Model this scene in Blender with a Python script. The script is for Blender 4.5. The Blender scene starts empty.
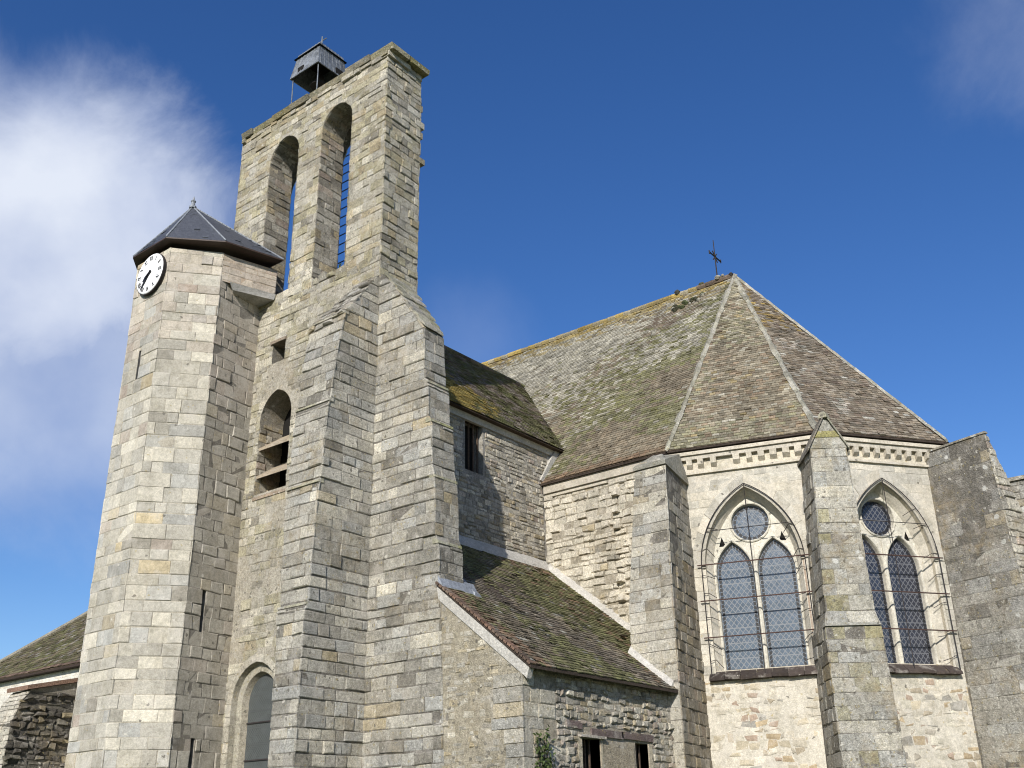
import bpy, math, random
from mathutils import Vector, Matrix, noise
R=math.radians
random.seed(11)
scene=bpy.context.scene
# ---------------------------------------------------------------- camera
cam=bpy.data.cameras.new('camera'); camo=bpy.data.objects.new('camera',cam); scene.collection.objects.link(camo)
scene.camera=camo
cx=Vector((0.61901,-0.78513,-0.01987)); cy=Vector((-0.30545,-0.26397,0.91489)); cz=Vector((-0.72355,-0.56026,-0.40322))
camo.matrix_world=Matrix(((cx.x,cy.x,cz.x,0),(cx.y,cy.y,cz.y,0),(cx.z,cy.z,cz.z,1.6),(0,0,0,1)))
cam.sensor_width=36; cam.lens=1026.1/1024*36; cam.clip_end=5000; cam.clip_start=.1
scene.render.resolution_x=1024; scene.render.resolution_y=768
scene.view_settings.view_transform='Standard'; scene.view_settings.look='None'
scene.cycles.filter_width=1.05
scene.view_settings.gamma=1; scene.view_settings.exposure=0.39
# ---------------------------------------------------------------- sky and sun
SUN_AZ=R(203.5); SUN_EL=R(27)
sd=Vector((math.cos(SUN_AZ)*math.cos(SUN_EL),math.sin(SUN_AZ)*math.cos(SUN_EL),math.sin(SUN_EL)))
sun=bpy.data.lights.new('sun','SUN'); sun.energy=4.3; sun.angle=R(.5); sun.color=(1,.95,.87)
suno=bpy.data.objects.new('sun',sun); scene.collection.objects.link(suno)
suno.rotation_euler=sd.to_track_quat('Z','Y').to_euler(); suno.location=(0,0,60)
w=bpy.data.worlds.new('World'); scene.world=w; w.use_nodes=True
nt=w.node_tree; nt.nodes.clear(); N=nt.nodes.new; LK=nt.links.new
out=N('ShaderNodeOutputWorld'); bg=N('ShaderNodeBackground'); bg.inputs['Strength'].default_value=.10
sky=N('ShaderNodeTexSky'); sky.sky_type='NISHITA'; sky.sun_disc=False
sky.sun_elevation=SUN_EL; sky.sun_rotation=math.atan2(sd.x,sd.y); sky.altitude=100; sky.air_density=1.0; sky.dust_density=.35; sky.ozone_density=3.0
tc=N('ShaderNodeTexCoord')
hs=N('ShaderNodeHueSaturation'); hs.inputs['Hue'].default_value=.513; hs.inputs['Saturation'].default_value=1.26; hs.inputs['Value'].default_value=1.02
LK(sky.outputs[0],hs.inputs['Color'])
def M(op,a,b=None,c=None,clamp=False):
    n=N('ShaderNodeMath'); n.operation=op; n.use_clamp=clamp
    for i,v in enumerate((a,b,c)):
        if v is None: continue
        if isinstance(v,(int,float)): n.inputs[i].default_value=v
        else: LK(v,n.inputs[i])
    return n.outputs[0]
def smooth(v,a,b):
    n=N('ShaderNodeMapRange'); n.interpolation_type='SMOOTHSTEP'; LK(v,n.inputs[0]); n.inputs[1].default_value=a; n.inputs[2].default_value=b
    return n.outputs[0]
nz=N('ShaderNodeTexNoise'); nz.inputs['Scale'].default_value=8; nz.inputs['Detail'].default_value=10; nz.inputs['Roughness'].default_value=.62; nz.inputs['Distortion'].default_value=.35
LK(tc.outputs['Generated'],nz.inputs['Vector'])
nz2=N('ShaderNodeTexNoise'); nz2.inputs['Scale'].default_value=6.0; nz2.inputs['Detail'].default_value=8
LK(tc.outputs['Generated'],nz2.inputs['Vector'])
def blob(d,r0,r1,amp):
    v=N('ShaderNodeVectorMath'); v.operation='DISTANCE'; LK(tc.outputs['Generated'],v.inputs[0]); v.inputs[1].default_value=d
    s=M('ADD',v.outputs['Value'],M('MULTIPLY',M('SUBTRACT',nz.outputs[0],.5),amp))
    n=smooth(s,r0,r1); return M('SUBTRACT',1.0,n)
b1=blob((.362,.79,.490),.08,.185,.13)
b1b=blob((.27,.84,.47),.10,.21,.14)
b2=M('MULTIPLY',blob((.405,.82,.39),.06,.19,.10),.62)
b3=M('MULTIPLY',blob((.684,.58,.442),.0,.08,.08),.10)
b4=M('MULTIPLY',blob((.83,.03,.655),.0,.15,.16),.24)
cm=M('MAXIMUM',M('MAXIMUM',M('MULTIPLY',b1,.92),M('MULTIPLY',b1b,.85)),M('MAXIMUM',b2,M('MAXIMUM',b3,b4)))
mx=N('ShaderNodeMixRGB'); LK(cm,mx.inputs[0]); LK(hs.outputs[0],mx.inputs[1])
cr=N('ShaderNodeValToRGB'); cr.color_ramp.elements[0].position=.35; cr.color_ramp.elements[0].color=(3.8,4.4,6.0,1)
cr.color_ramp.elements[1].position=.65; cr.color_ramp.elements[1].color=(6.4,6.8,7.6,1)
LK(nz2.outputs[0],cr.inputs[0]); LK(cr.outputs[0],mx.inputs[2])
LK(mx.outputs[0],bg.inputs[0]); LK(bg.outputs[0],out.inputs[0])
# ---------------------------------------------------------------- materials
def mat(name,base=None,rough=.9,attr=False,var=.18,vscale=14,bump=.35,bscale=60,lichen=0,metal=0,spec=.25,streak=0):
    m=bpy.data.materials.new(name); m.use_nodes=True; t=m.node_tree; P=t.nodes['Principled BSDF']
    P.inputs['Roughness'].default_value=rough; P.inputs['Metallic'].default_value=metal
    P.inputs['Specular IOR Level'].default_value=spec
    c=t.nodes.new('ShaderNodeTexCoord')
    if attr:
        a=t.nodes.new('ShaderNodeAttribute'); a.attribute_name='col'; col=a.outputs['Color']
    else:
        a=t.nodes.new('ShaderNodeRGB'); a.outputs[0].default_value=(*base,1); col=a.outputs[0]
    def nse(s,d=5,r=.6):
        n=t.nodes.new('ShaderNodeTexNoise'); n.inputs['Scale'].default_value=s; n.inputs['Detail'].default_value=d; n.inputs['Roughness'].default_value=r
        t.links.new(c.outputs['Object'],n.inputs['Vector']); return n.outputs[0]
    def mr(v,a0,a1,b0,b1):
        n=t.nodes.new('ShaderNodeMapRange'); t.links.new(v,n.inputs[0])
        for i,x in zip((1,2,3,4),(a0,a1,b0,b1)): n.inputs[i].default_value=x
        return n.outputs[0]
    def mix(f,a_,b_,mode='MIX'):
        n=t.nodes.new('ShaderNodeMixRGB'); n.blend_type=mode
        if isinstance(f,(int,float)): n.inputs[0].default_value=f
        else: t.links.new(f,n.inputs[0])
        for i,v in ((1,a_),(2,b_)):
            if isinstance(v,tuple): n.inputs[i].default_value=(*v,1)
            else: t.links.new(v,n.inputs[i])
        return n.outputs[0]
    v1=mr(nse(vscale,6,.7),.32,.68,1-var*1.5,1+var*1.3)
    col=mix(1,col,v1,'MULTIPLY')
    v2=mr(nse(1.3,4),.3,.7,1-var*.8,1+var*.8)
    col=mix(1,col,v2,'MULTIPLY')
    v3=mr(nse(38,5,.75),.36,.64,1-var*1.5,1+var*1.1)
    col=mix(1,col,v3,'MULTIPLY')
    def spots(sc,thr,keep,colr,f,a):
        vo=t.nodes.new('ShaderNodeTexVoronoi'); vo.inputs['Scale'].default_value=sc; vo.inputs['Randomness'].default_value=1
        nn=t.nodes.new('ShaderNodeTexNoise'); nn.inputs['Scale'].default_value=sc*2.2; t.links.new(c.outputs['Object'],nn.inputs['Vector'])
        vm=t.nodes.new('ShaderNodeMixRGB'); vm.blend_type='ADD'; vm.inputs[0].default_value=.10; t.links.new(c.outputs['Object'],vm.inputs[1]); t.links.new(nn.outputs['Color'],vm.inputs[2])
        t.links.new(vm.outputs[0],vo.inputs['Vector'])
        se=t.nodes.new('ShaderNodeSeparateColor'); t.links.new(vo.outputs['Color'],se.inputs[0])
        k=mr(vo.outputs['Distance'],thr*.75,thr,f,0); g=t.nodes.new('ShaderNodeMath'); g.operation='LESS_THAN'; t.links.new(se.outputs[0],g.inputs[0]); g.inputs[1].default_value=keep
        m_=t.nodes.new('ShaderNodeMath'); m_.operation='MULTIPLY'; t.links.new(k,m_.inputs[0]); t.links.new(g.outputs[0],m_.inputs[1])
        return mix(m_.outputs[0],a,colr)
    if lichen:
        col=spots(7,.30,.10*lichen,(.60,.57,.50),.75,col)
        col=spots(9,.34,.12*lichen,(.13,.12,.10),.8,col)
        col=spots(13,.34,.13*lichen,(.36,.29,.13),.6,col)
        if lichen>1: col=spots(3.0,.22,.20,(.66,.65,.60),.9,col)
        f=mr(nse(9,6,.7),.60,.68,0,.6*lichen); g=mr(nse(.9,3),.45,.62,0,1)
        n=t.nodes.new('ShaderNodeMath'); n.operation='MULTIPLY'; t.links.new(f,n.inputs[0]); t.links.new(g,n.inputs[1])
        col=mix(n.outputs[0],col,(.34,.27,.10))
        g2=mr(nse(.75,4,.6),.50,.66,0,.55*lichen); h2=mr(nse(5,5,.7),.42,.62,0,1)
        n=t.nodes.new('ShaderNodeMath'); n.operation='MULTIPLY'; t.links.new(g2,n.inputs[0]); t.links.new(h2,n.inputs[1])
        col=mix(n.outputs[0],col,(.37,.29,.17))
        k2=mr(nse(3.2,7,.72),.47,.60,0,.5); col=mix(k2,col,mix(1,col,(.66,.66,.63),'MULTIPLY'))
        k3=mr(nse(2.1,6,.7),.52,.66,0,.45); col=mix(k3,col,(.52,.485,.43))
        f=mr(nse(16,4,.6),.66,.70,0,.7*lichen)
        col=mix(f,col,(.62,.60,.54))
        f=mr(nse(6,7,.75),.60,.72,0,.6*lichen)
        col=mix(f,col,(.14,.13,.11))
    t.links.new(col,P.inputs['Base Color'])
    if bump:
        b=t.nodes.new('ShaderNodeBump'); b.inputs['Strength'].default_value=bump; b.inputs['Distance'].default_value=.04
        n=t.nodes.new('ShaderNodeMath'); n.operation='ADD'; t.links.new(nse(bscale,4,.7),n.inputs[0]); t.links.new(nse(bscale/4,6,.75),n.inputs[1])
        t.links.new(n.outputs[0],b.inputs['Height']); t.links.new(b.outputs[0],P.inputs['Normal'])
    return m
STONE=mat('weathered_stone',attr=True,lichen=.8,bump=.8,bscale=34,var=.22)
CLEAN=mat('dressed_stone',attr=True,lichen=.25,bump=.4,bscale=40,var=.13)
LICH=mat('lichen_stone',attr=True,lichen=1.3,bump=.9,bscale=30,var=.25)
TILE=mat('clay_tile',attr=True,bump=.5,bscale=45,var=.28,vscale=22)
SLATE=mat('slate',attr=True,rough=.55,bump=.15,var=.15,spec=.4)
PLAST=mat('lime_plaster',(.60,.57,.50),bump=.6,bscale=18,var=.2,vscale=5)
MORT=mat('mortar_fillet',(.46,.44,.40),bump=.5,bscale=18,var=.15)
WOOD=mat('grey_wood',(.10,.07,.05),var=.3,bump=.4)
PLANK=mat('pale_plank',(.38,.31,.22),var=.3,bump=.4)
DARK=mat('dark_inside',(.012,.011,.01),var=.1,bump=0)
ZINC=mat('zinc',(.22,.235,.25),rough=.5,metal=.35,var=.3,vscale=6,bump=.05)
LEAD=mat('lead_flashing',(.27,.29,.32),rough=.55,metal=.2,var=.2,bump=.1)
IRON=mat('iron',(.035,.03,.03),rough=.7,var=.2,bump=.1)
RUST=mat('rusty_iron',(.07,.04,.033),rough=.85,var=.3,bump=.2)
WHITE=mat('white_enamel',(.80,.80,.80),rough=.4,var=.03,bump=0)
BLACK=mat('black_paint',(.02,.02,.022),rough=.5,var=.05,bump=0)
LEAF=mat('leaf',(.06,.085,.025),rough=.7,var=.3,bump=0)
GRASS=mat('grass',(.06,.09,.03),var=.3,vscale=.5)
def glass_mat(name,base,line,sc=8.0):
    m=bpy.data.materials.new(name); m.use_nodes=True; t=m.node_tree; P=t.nodes['Principled BSDF']
    P.inputs['Roughness'].default_value=.22; P.inputs['Specular IOR Level'].default_value=.9
    uv=t.nodes.new('ShaderNodeUVMap'); sep=t.nodes.new('ShaderNodeSeparateXYZ'); t.links.new(uv.outputs[0],sep.inputs[0])
    def mt(op,a,b=None):
        n=t.nodes.new('ShaderNodeMath'); n.operation=op
        for i,v in enumerate((a,b)):
            if v is None: continue
            if isinstance(v,(int,float)): n.inputs[i].default_value=v
            else: t.links.new(v,n.inputs[i])
        return n.outputs[0]
    x=mt('MULTIPLY',sep.outputs[0],sc*1.25); y=mt('MULTIPLY',sep.outputs[1],sc)
    def ln(v,wd):
        f=mt('FRACT',v); a=mt('ABSOLUTE',mt('SUBTRACT',f,.5)); return mt('GREATER_THAN',a,.5-wd)
    l=mt('MAXIMUM',ln(mt('ADD',x,y),.10),ln(mt('SUBTRACT',x,y),.10))
    l=mt('MAXIMUM',l,ln(mt('MULTIPLY',sep.outputs[1],1/.36),.035))
    c=t.nodes.new('ShaderNodeTexCoord'); n=t.nodes.new('ShaderNodeTexNoise'); n.inputs['Scale'].default_value=5; n.inputs['Detail'].default_value=5
    t.links.new(c.outputs['Object'],n.inputs['Vector'])
    n2=t.nodes.new('ShaderNodeTexVoronoi'); n2.inputs['Scale'].default_value=9; t.links.new(c.outputs['Object'],n2.inputs['Vector'])
    m0=t.nodes.new('ShaderNodeMixRGB'); m0.inputs[1].default_value=(base[0]*.6,base[1]*.6,base[2]*.6,1); m0.inputs[2].default_value=(base[0]*1.5,base[1]*1.5,base[2]*1.5,1)
    mm=mt('MULTIPLY',mt('ADD',n.outputs[0],n2.outputs['Color']),.5)
    t.links.new(mm,m0.inputs[0])
    m1=t.nodes.new('ShaderNodeMixRGB'); t.links.new(l,m1.inputs[0]); t.links.new(m0.outputs[0],m1.inputs[1]); m1.inputs[2].default_value=(*line,1)
    t.links.new(m1.outputs[0],P.inputs['Base Color'])
    b=t.nodes.new('ShaderNodeBump'); b.inputs['Strength'].default_value=.5; b.inputs['Distance'].default_value=.02
    t.links.new(mt('ADD',l,n.outputs[0]),b.inputs['Height']); t.links.new(b.outputs[0],P.inputs['Normal'])
    rr=mt('ADD',mt('MULTIPLY',l,.5),.2); t.links.new(rr,P.inputs['Roughness'])
    return m
GLASS=glass_mat('leaded_glass',(.05,.07,.095),(.14,.155,.175),6.0)
GLASSD=glass_mat('dark_leaded_glass',(.025,.028,.04),(.09,.095,.11),6.0)
GLASSG=glass_mat('grey_leaded_glass',(.07,.08,.08),(.04,.045,.045),12)
# ---------------------------------------------------------------- mesh builder
class MB:
    def __init__(s): s.v=[]; s.f=[]; s.c=[]; s.uv=None
    def add(s,pts,faces,col=(.4,.4,.4)):
        o=len(s.v); s.v.extend(tuple(p) for p in pts)
        for f in faces: s.f.append(tuple(i+o for i in f)); s.c.append(col)
    def quad(s,a,b,c,d,col=(.4,.4,.4)): s.add((a,b,c,d),((0,1,2,3),),col)
    def box(s,lo,hi,col=(.4,.4,.4)):
        x0,y0,z0=lo;x1,y1,z1=hi
        s.hexa([(x0,y0,z0),(x1,y0,z0),(x1,y1,z0),(x0,y1,z0)],[(x0,y0,z1),(x1,y0,z1),(x1,y1,z1),(x0,y1,z1)],col)
    def hexa(s,b,t,col=(.4,.4,.4)):
        s.loft([b,t],col)
    def loft(s,rings,col=(.4,.4,.4),cap=True):
        n=len(rings[0]); pts=[p for r in rings for p in r]; F=[]
        for k in range(len(rings)-1):
            for i in range(n):
                j=(i+1)%n; F.append((k*n+i,k*n+j,(k+1)*n+j,(k+1)*n+i))
        if cap:
            F.append(tuple(reversed(range(n)))); F.append(tuple(range((len(rings)-1)*n,len(rings)*n)))
        s.add(pts,F,col)
    def tube(s,path,r,col=(.4,.4,.4),n=6):
        P=[Vector(p) for p in path]; rings=[]
        for i,p in enumerate(P):
            t=(P[min(i+1,len(P)-1)]-P[max(i-1,0)]).normalized()
            a=Vector((0,0,1)) if abs(t.z)<.9 else Vector((1,0,0))
            x=t.cross(a).normalized(); y=t.cross(x)
            rr=r[i] if isinstance(r,(list,tuple)) else r
            rings.append([p+x*math.cos(2*math.pi*k/n)*rr+y*math.sin(2*math.pi*k/n)*rr for k in range(n)])
        s.loft(rings,col)
    def build(s,name,material,parent=None,label=None):
        me=bpy.data.meshes.new(name); me.from_pydata(s.v,[],s.f); me.materials.append(material)
        a=me.color_attributes.new('col','FLOAT_COLOR','CORNER'); buf=[]
        for f,c in zip(s.f,s.c): buf.extend((c[0],c[1],c[2],1.0)*len(f))
        a.data.foreach_set('color',buf)
        if s.uv is not None:
            u=me.uv_layers.new(name='UVMap'); b=[]
            for f in s.f:
                for i in f: b.extend(s.uv[i])
            u.data.foreach_set('uv',b)
        me.validate(); me.update()
        o=bpy.data.objects.new(name,me); scene.collection.objects.link(o)
        if parent is not None:
            o.parent=parent
            wl=WORLD.get(parent.name,Vector((0,0,0))); o.location=-wl
            WORLD[o.name]=Vector((0,0,0))
        else: WORLD[o.name]=Vector((0,0,0))
        if label: o['label']=label
        return o
WORLD={}
def thing(name,loc,label,cat,group=None):
    o=bpy.data.objects.new(name,None); scene.collection.objects.link(o); o.location=loc; WORLD[o.name]=Vector(loc)
    o['label']=label; o['category']=cat
    if group: o['group']=group
    return o
def tag(o,label=None,cat=None,group=None,kind=None):
    for k,v in (('label',label),('category',cat),('group',group),('kind',kind)):
        if v: o[k]=v
# ---------------------------------------------------------------- palettes
def U(a,b): return random.uniform(a,b)
def cmul(c,k): return (c[0]*k,c[1]*k,c[2]*k)
def cmix(a,b,t): return tuple(x*(1-t)+y*t for x,y in zip(a,b))
GREY=(.44,.415,.355); PALE=(.57,.53,.435); OCH=(.45,.37,.23); DK=(.25,.23,.19); BLUE=(.41,.405,.375); PINK=(.42,.34,.28); CREAM=(.60,.55,.455)
def nz3(x,y,z,s): return noise.noise(Vector((x*s,y*s,z*s)))
def pal(ws,lo=.8,hi=1.15):
    cols=[c for c,_ in ws]; wt=[k for _,k in ws]; W_=sum(wt); mean=tuple(sum(c[i]*k for c,k in ws)/W_ for i in range(3))
    def f(p):
        c=random.choices(cols,wt)[0]
        k=U(lo,hi)*(1+.22*nz3(p[0],p[1],p[2],.5))
        c=cmix(c,mean,U(.1,.6))
        return cmul(c,k)
    return f
P_GREY=pal([(GREY,8),(PALE,3),(BLUE,4),(OCH,.4),(DK,2)],.75,1.15)
P_TURR=pal([(GREY,7),(PALE,7),(BLUE,3),(OCH,.5),(PINK,.5),(DK,.5)],.8,1.15)
P_TOP=pal([(GREY,5),(PALE,5),(OCH,2),((.42,.38,.25),5),(DK,1.5)],.72,1.15)
P_TOW=pal([(GREY,5),(PALE,4),((.42,.385,.27),6),(OCH,.8),(DK,1)],.75,1.15)
P_RUB=pal([(GREY,4),(PALE,4),(OCH,1.5),(PINK,1.5),(DK,2),(CREAM,1)],.6,1.2)
P_CHOIR=pal([((.64,.59,.49),8),(CREAM,5),(PALE,3),(OCH,.8),(DK,.3)],.85,1.15)
P_APSE=pal([(CREAM,4),((.48,.455,.395),7),(GREY,1.5)],.85,1.1)
def P_APSEL(p):
    return cmul(random.choice([CREAM,CREAM,CREAM,PALE,PALE,(.44,.40,.33),(.44,.35,.23),(.42,.36,.27),(.35,.33,.29),(.40,.31,.24),(.52,.47,.38),(.50,.44,.33)]),U(.8,1.1))
P_LICH=pal([(GREY,5),(DK,4),(BLUE,3),(OCH,.5)],.75,1.1)
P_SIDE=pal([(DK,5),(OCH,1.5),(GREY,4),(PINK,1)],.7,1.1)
P_BLACK=pal([((.11,.10,.09),6),(DK,3),(OCH,.6)],.5,1.1)
MO_G=(.19,.175,.15); MO_P=(.42,.385,.315); MO_D=(.13,.12,.10); MO_C=(.55,.51,.43)
def courses(h0,h1,seed,z0=-.2,z1=26):
    r=random.Random(seed); z=z0; o=[]
    while z<z1:
        h=r.uniform(h0,h1); o.append((z,z+h)); z+=h
    return o
ROWS_A=courses(.19,.29,3); ROWS_T=courses(.24,.37,5); ROWS_G=courses(.15,.27,6); ROWS_R=courses(.12,.22,7); ROWS_S=courses(.09,.15,9)
class Hole:
    def __init__(s,uc,w,z0,zs,h,kind='arch'):
        # uc centre, half width w, sill z0, spring zs, arch rise h
        s.uc=uc;s.w=w;s.lo=z0;s.zs=zs;s.hi=zs+h;s.h=h;s.kind=kind
        if kind=='arch': s.c=(h*h-w*w)/(2*w); s.r=w+s.c
    def at(s,z):
        z=min(max(z,s.lo),s.hi)
        if s.kind=='rect': return (s.uc-s.w,s.uc+s.w)
        if s.kind=='circ':
            d=z-s.zs; k=math.sqrt(max(0,s.h*s.h-d*d)); return (s.uc-k,s.uc+k)
        if s.kind=='tri':   # apex up-ish spandrel
            k=s.w*(1-(z-s.lo)/(s.hi-s.lo)); return (s.uc-k,s.uc+k)
        if z<=s.zs: k=s.w
        else: k=math.sqrt(max(0,s.r*s.r-(z-s.zs)**2))-s.c
        return (s.uc-k,s.uc+k)
    def outline(s,n=10,off=0.0,legs=True):
        if s.kind=='circ':
            return [(s.uc+(s.h+off)*math.sin(2*math.pi*i/(2*n)),s.zs+(s.h+off)*math.cos(2*math.pi*i/(2*n))) for i in range(2*n)]
        if s.kind=='rect':
            return [(s.uc-s.w-off,s.lo),(s.uc-s.w-off,s.hi+off),(s.uc+s.w+off,s.hi+off),(s.uc+s.w+off,s.lo)]
        r=s.r+off; am=math.acos(s.c/r); pts=[]
        if legs: pts.append((s.uc-s.w-off,s.lo))
        for i in range(n+1):
            a=am*i/n; pts.append((s.uc+s.c-r*math.cos(a),s.zs+r*math.sin(a)))
        for i in range(n-1,-1,-1):
            a=am*i/n; pts.append((s.uc-s.c+r*math.cos(a),s.zs+r*math.sin(a)))
        if legs: pts.append((s.uc+s.w+off,s.lo))
        return pts
def circ(uc,zc,r): h=Hole(uc,r,zc-r,zc,r,'circ'); h.hi=zc+r; return h
def rect(u0,u1,z0,z1): h=Hole((u0+u1)/2,(u1-u0)/2,z0,z1,0,'rect'); return h
def frame(P0,U_,n,off=None):
    P0=Vector(P0);U_=Vector(U_).normalized();n=Vector(n).normalized()
    def P(u,z,d=0):
        o=off(z) if off else 0
        q=P0+U_*u+n*(d+o); return Vector((q.x,q.y,q.z+z))
    return P
def lin(pts):
    pts=sorted(pts)
    def f(z):
        if z<=pts[0][0]: return pts[0][1]
        for (a,b),(c,d) in zip(pts,pts[1:]):
            if z<=c: return b+(d-b)*(z-a)/(c-a)
        return pts[-1][1]
    return f
def K(v): return (lambda z:v)
def intervals(L,Rf,holes,zm):
    iv=[(L,Rf)]
    for h in holes:
        if h.lo<zm<h.hi:
            a,b=h.at(zm); new=[]
            for (l,r) in iv:
                if b<=l(zm) or a>=r(zm): new.append((l,r)); continue
                if a>l(zm): new.append((l,(lambda z,h=h:h.at(z)[0])))
                if b<r(zm): new.append(((lambda z,h=h:h.at(z)[1]),r))
            iv=new
    return iv
def backing(mb,P,z0,z1,L,Rf,holes=(),col=MO_G,extra=(),d=0,dz=.6):
    lv={z0,z1}|{z for z in extra if z0<z<z1}
    for h in holes:
        for z in (h.lo,h.hi,h.zs):
            if z0<z<z1: lv.add(z)
        if h.kind in('arch','circ'):
            a=h.zs if h.kind=='arch' else h.lo
            for i in range(1,14):
                t=i/14; zz=a+(h.hi-a)*(math.sin(t*math.pi/2) if h.kind=='arch' else (1-math.cos(t*math.pi))/2)
                if z0<zz<z1: lv.add(zz)
    z=z0
    while z<z1: lv.add(z); z+=dz
    lv=sorted(lv)
    for a,b in zip(lv,lv[1:]):
        if b-a<1e-4: continue
        for l,r in intervals(L,Rf,holes,(a+b)/2):
            mb.quad(P(l(a),a,d),P(r(a),a,d),P(r(b),b,d),P(l(b),b,d),col)
def reveal(mb,P,h,depth,col,splay=0,d0=0,n=10,legs=True,closed=False):
    o=h.outline(n); i=h.outline(n,-splay) if h.kind!='rect' else h.outline(n,-splay)
    m=len(o)
    for k in range(m-(0 if (closed or h.kind=='circ') else 1)):
        a,b=o[k],o[(k+1)%m]; c,d=i[(k+1)%m],i[k]
        mb.quad(P(*a,d0),P(*b,d0),P(*c,d0-depth),P(*d,d0-depth),col)
    if h.kind!='circ':
        a,b=o[0],o[-1];c,d=i[-1],i[0]
        mb.quad(P(*a,d0),P(*b,d0),P(*c,d0-depth),P(*d,d0-depth),col)
def stones(mb,P,rows,z0,z1,L,Rf,holes=(),w=(.25,.6),p=(.004,.026),jit=.008,gap=.013,bev=.012,pf=P_GREY,skip=None,ext=(.018,.018),minh=.06):
    for (a,b) in rows:
        a=max(a,z0);b=min(b,z1)
        if b-a<minh: continue
        hg=gap*random.choice((.5,.8,1.1,1.6,2.2))
        zm=(a+b)/2; ivs=intervals(L,Rf,holes,zm)
        for (l,r) in ivs:
            ul,ur=l(zm),r(zm)
            if ur-ul<.05: continue
            cuts=[]; u=ul+U(*w)*(U(.5,1))
            while u<ur-w[0]*.7: cuts.append(u+0); u+=U(*w)
            n=len(cuts)+1
            for k in range(n):
                first=k==0;last=k==n-1
                la,lb=((l(a),l(b)) if first else (cuts[k-1],)*2); ra,rb=((r(a),r(b)) if last else (cuts[k],)*2)
                vg=gap*U(.2,.8); ga=-ext[0] if (first and l is L) else vg/2; gb=-ext[1] if (last and r is Rf) else vg/2
                la+=ga;lb+=ga;ra-=gb;rb-=gb
                if max(ra-la,rb-lb)<.03: continue
                if ra<la: ra=la=(ra+la)/2
                if rb<lb: rb=lb=(rb+lb)/2
                cu=(la+ra+lb+rb)/4
                c0=P(cu,zm,0)
                if skip and skip(cu,zm): continue
                za,zb=a+hg/2,b-hg*U(.3,.6)
                j=lambda: U(-jit,jit)
                Q=[[la+j(),za+j()],[ra+j(),za+j()],[rb+j(),zb+j()],[lb+j(),zb+j()]]
                pp=U(*p); 
                if random.random()<.3: pp*=.25
                if random.random()<.05: pp*=1.6
                bev_=bev*U(.6,2.2)
                mu=sum(q[0] for q in Q)/4; mz=sum(q[1] for q in Q)/4
                ww=max(.03,(ra-la+rb-lb)/4); hh=(zb-za)/2
                ins=[(mu+(q[0]-mu)*(1-min(.6,bev_/ww))+U(-.006,.006),mz+(q[1]-mz)*(1-min(.6,bev_/hh))+U(-.006,.006)) for q in Q]
                ring0=[P(q[0],q[1],-.012) for q in Q]; ring1=[P(q[0],q[1],pp*.55) for q in Q]
                ring2=[P(q[0],q[1],pp+U(-.004,.004)) for q in ins]
                pts=ring0+ring1+ring2
                F=[(k2,(k2+1)%4,4+(k2+1)%4,4+k2) for k2 in range(4)]+[(4+k2,4+(k2+1)%4,8+(k2+1)%4,8+k2) for k2 in range(4)]+[(8,9,10,11)]
                mb.add(pts,F,pf(c0))
def voussoirs(mb,P,h,t,n,d=(.0,.03),pf=P_APSE,back=.1,legs=0,off0=0):
    """ring of wedge stones round the arch of hole h"""
    seg=[]
    inn=h.outline(n,off0,legs=False); outr=h.outline(n,off0+t,legs=False)
    m=len(inn); step=1
    for k in range(0,m-1,step):
        a,b,c,e=inn[k],inn[k+1],outr[k+1],outr[k]
        g=.006; pd=U(*d)
        mu=((a[0]+b[0]+c[0]+e[0])/4,(a[1]+b[1]+c[1]+e[1])/4)
        q=[(x+(mu[0]-x)*.035,z+(mu[1]-z)*.035) for x,z in (a,b,c,e)]
        mb.loft([[P(x,z,-back) for x,z in q],[P(x,z,pd) for x,z in q]],pf(P(*mu)))
    if legs:
        for sgn in(-1,1):
            z=h.zs
            while z>h.lo+.02 and z>h.zs-legs:
                hh=min(U(.2,.35),z-h.lo); tt=t*U(.85,1.35)
                u0=h.uc+sgn*(h.w+off0); u1=h.uc+sgn*(h.w+off0+tt)
                q=[(min(u0,u1),z-hh+.006),(max(u0,u1),z-hh+.006),(max(u0,u1),z-.006),(min(u0,u1),z-.006)]
                mb.loft([[P(x,y,-back) for x,y in q],[P(x,y,U(*d)) for x,y in q]],pf(P(u0,z)))
                z-=hh
def pane(mb,P,h,d,n=10):
    o=h.outline(n); 
    pts=[P(u,z,d) for u,z in o]; o0=len(mb.v); mb.add(pts,[tuple(range(len(pts)))])
    if mb.uv is None: mb.uv=[]
    mb.uv.extend(o)
# tiles on a sloping plane.  T(u,s,d): u horizontal, s up the slope, d off the plane
def tiles(mb,T,s1,L,Rf,expo=.115,w=.17,colf=None,th=.016,jit=.010,s0=0,gaps=None):
    n=int((s1-s0)/expo)
    for k in range(n):
        a=s0+k*expo; b=a+expo*1.15; m=a+expo/2
        l,r=L(m),Rf(m)
        if r-l<.04: continue
        u=l-(k%2)*w/2-U(0,.02)
        while u<r:
            ua=max(u,l); ub=min(u+w*U(.9,1.08),r); nxt=ub
            if ub-ua>.02:
                p=T((ua+ub)/2,m,0); c=colf((ua+ub)/2,m,p)
                if c is not None:
                    ja=U(-jit,jit); lift=th*U(.8,1.5)+(.02 if random.random()<.04 else 0); sk=U(-.006,.006)
                    A=T(ua+.003,a+ja,lift+sk);B=T(ub-.003,a+ja+sk,lift-sk);C=T(ub-.003,b,.002);D=T(ua+.003,b,.002)
                    E_=T(ua+.003,a+ja,-.004);F_=T(ub-.003,a+ja+sk,-.004)
                    mb.add((A,B,C,D,E_,F_),((0,1,2,3),(4,5,1,0)),c)
            u=nxt
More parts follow.
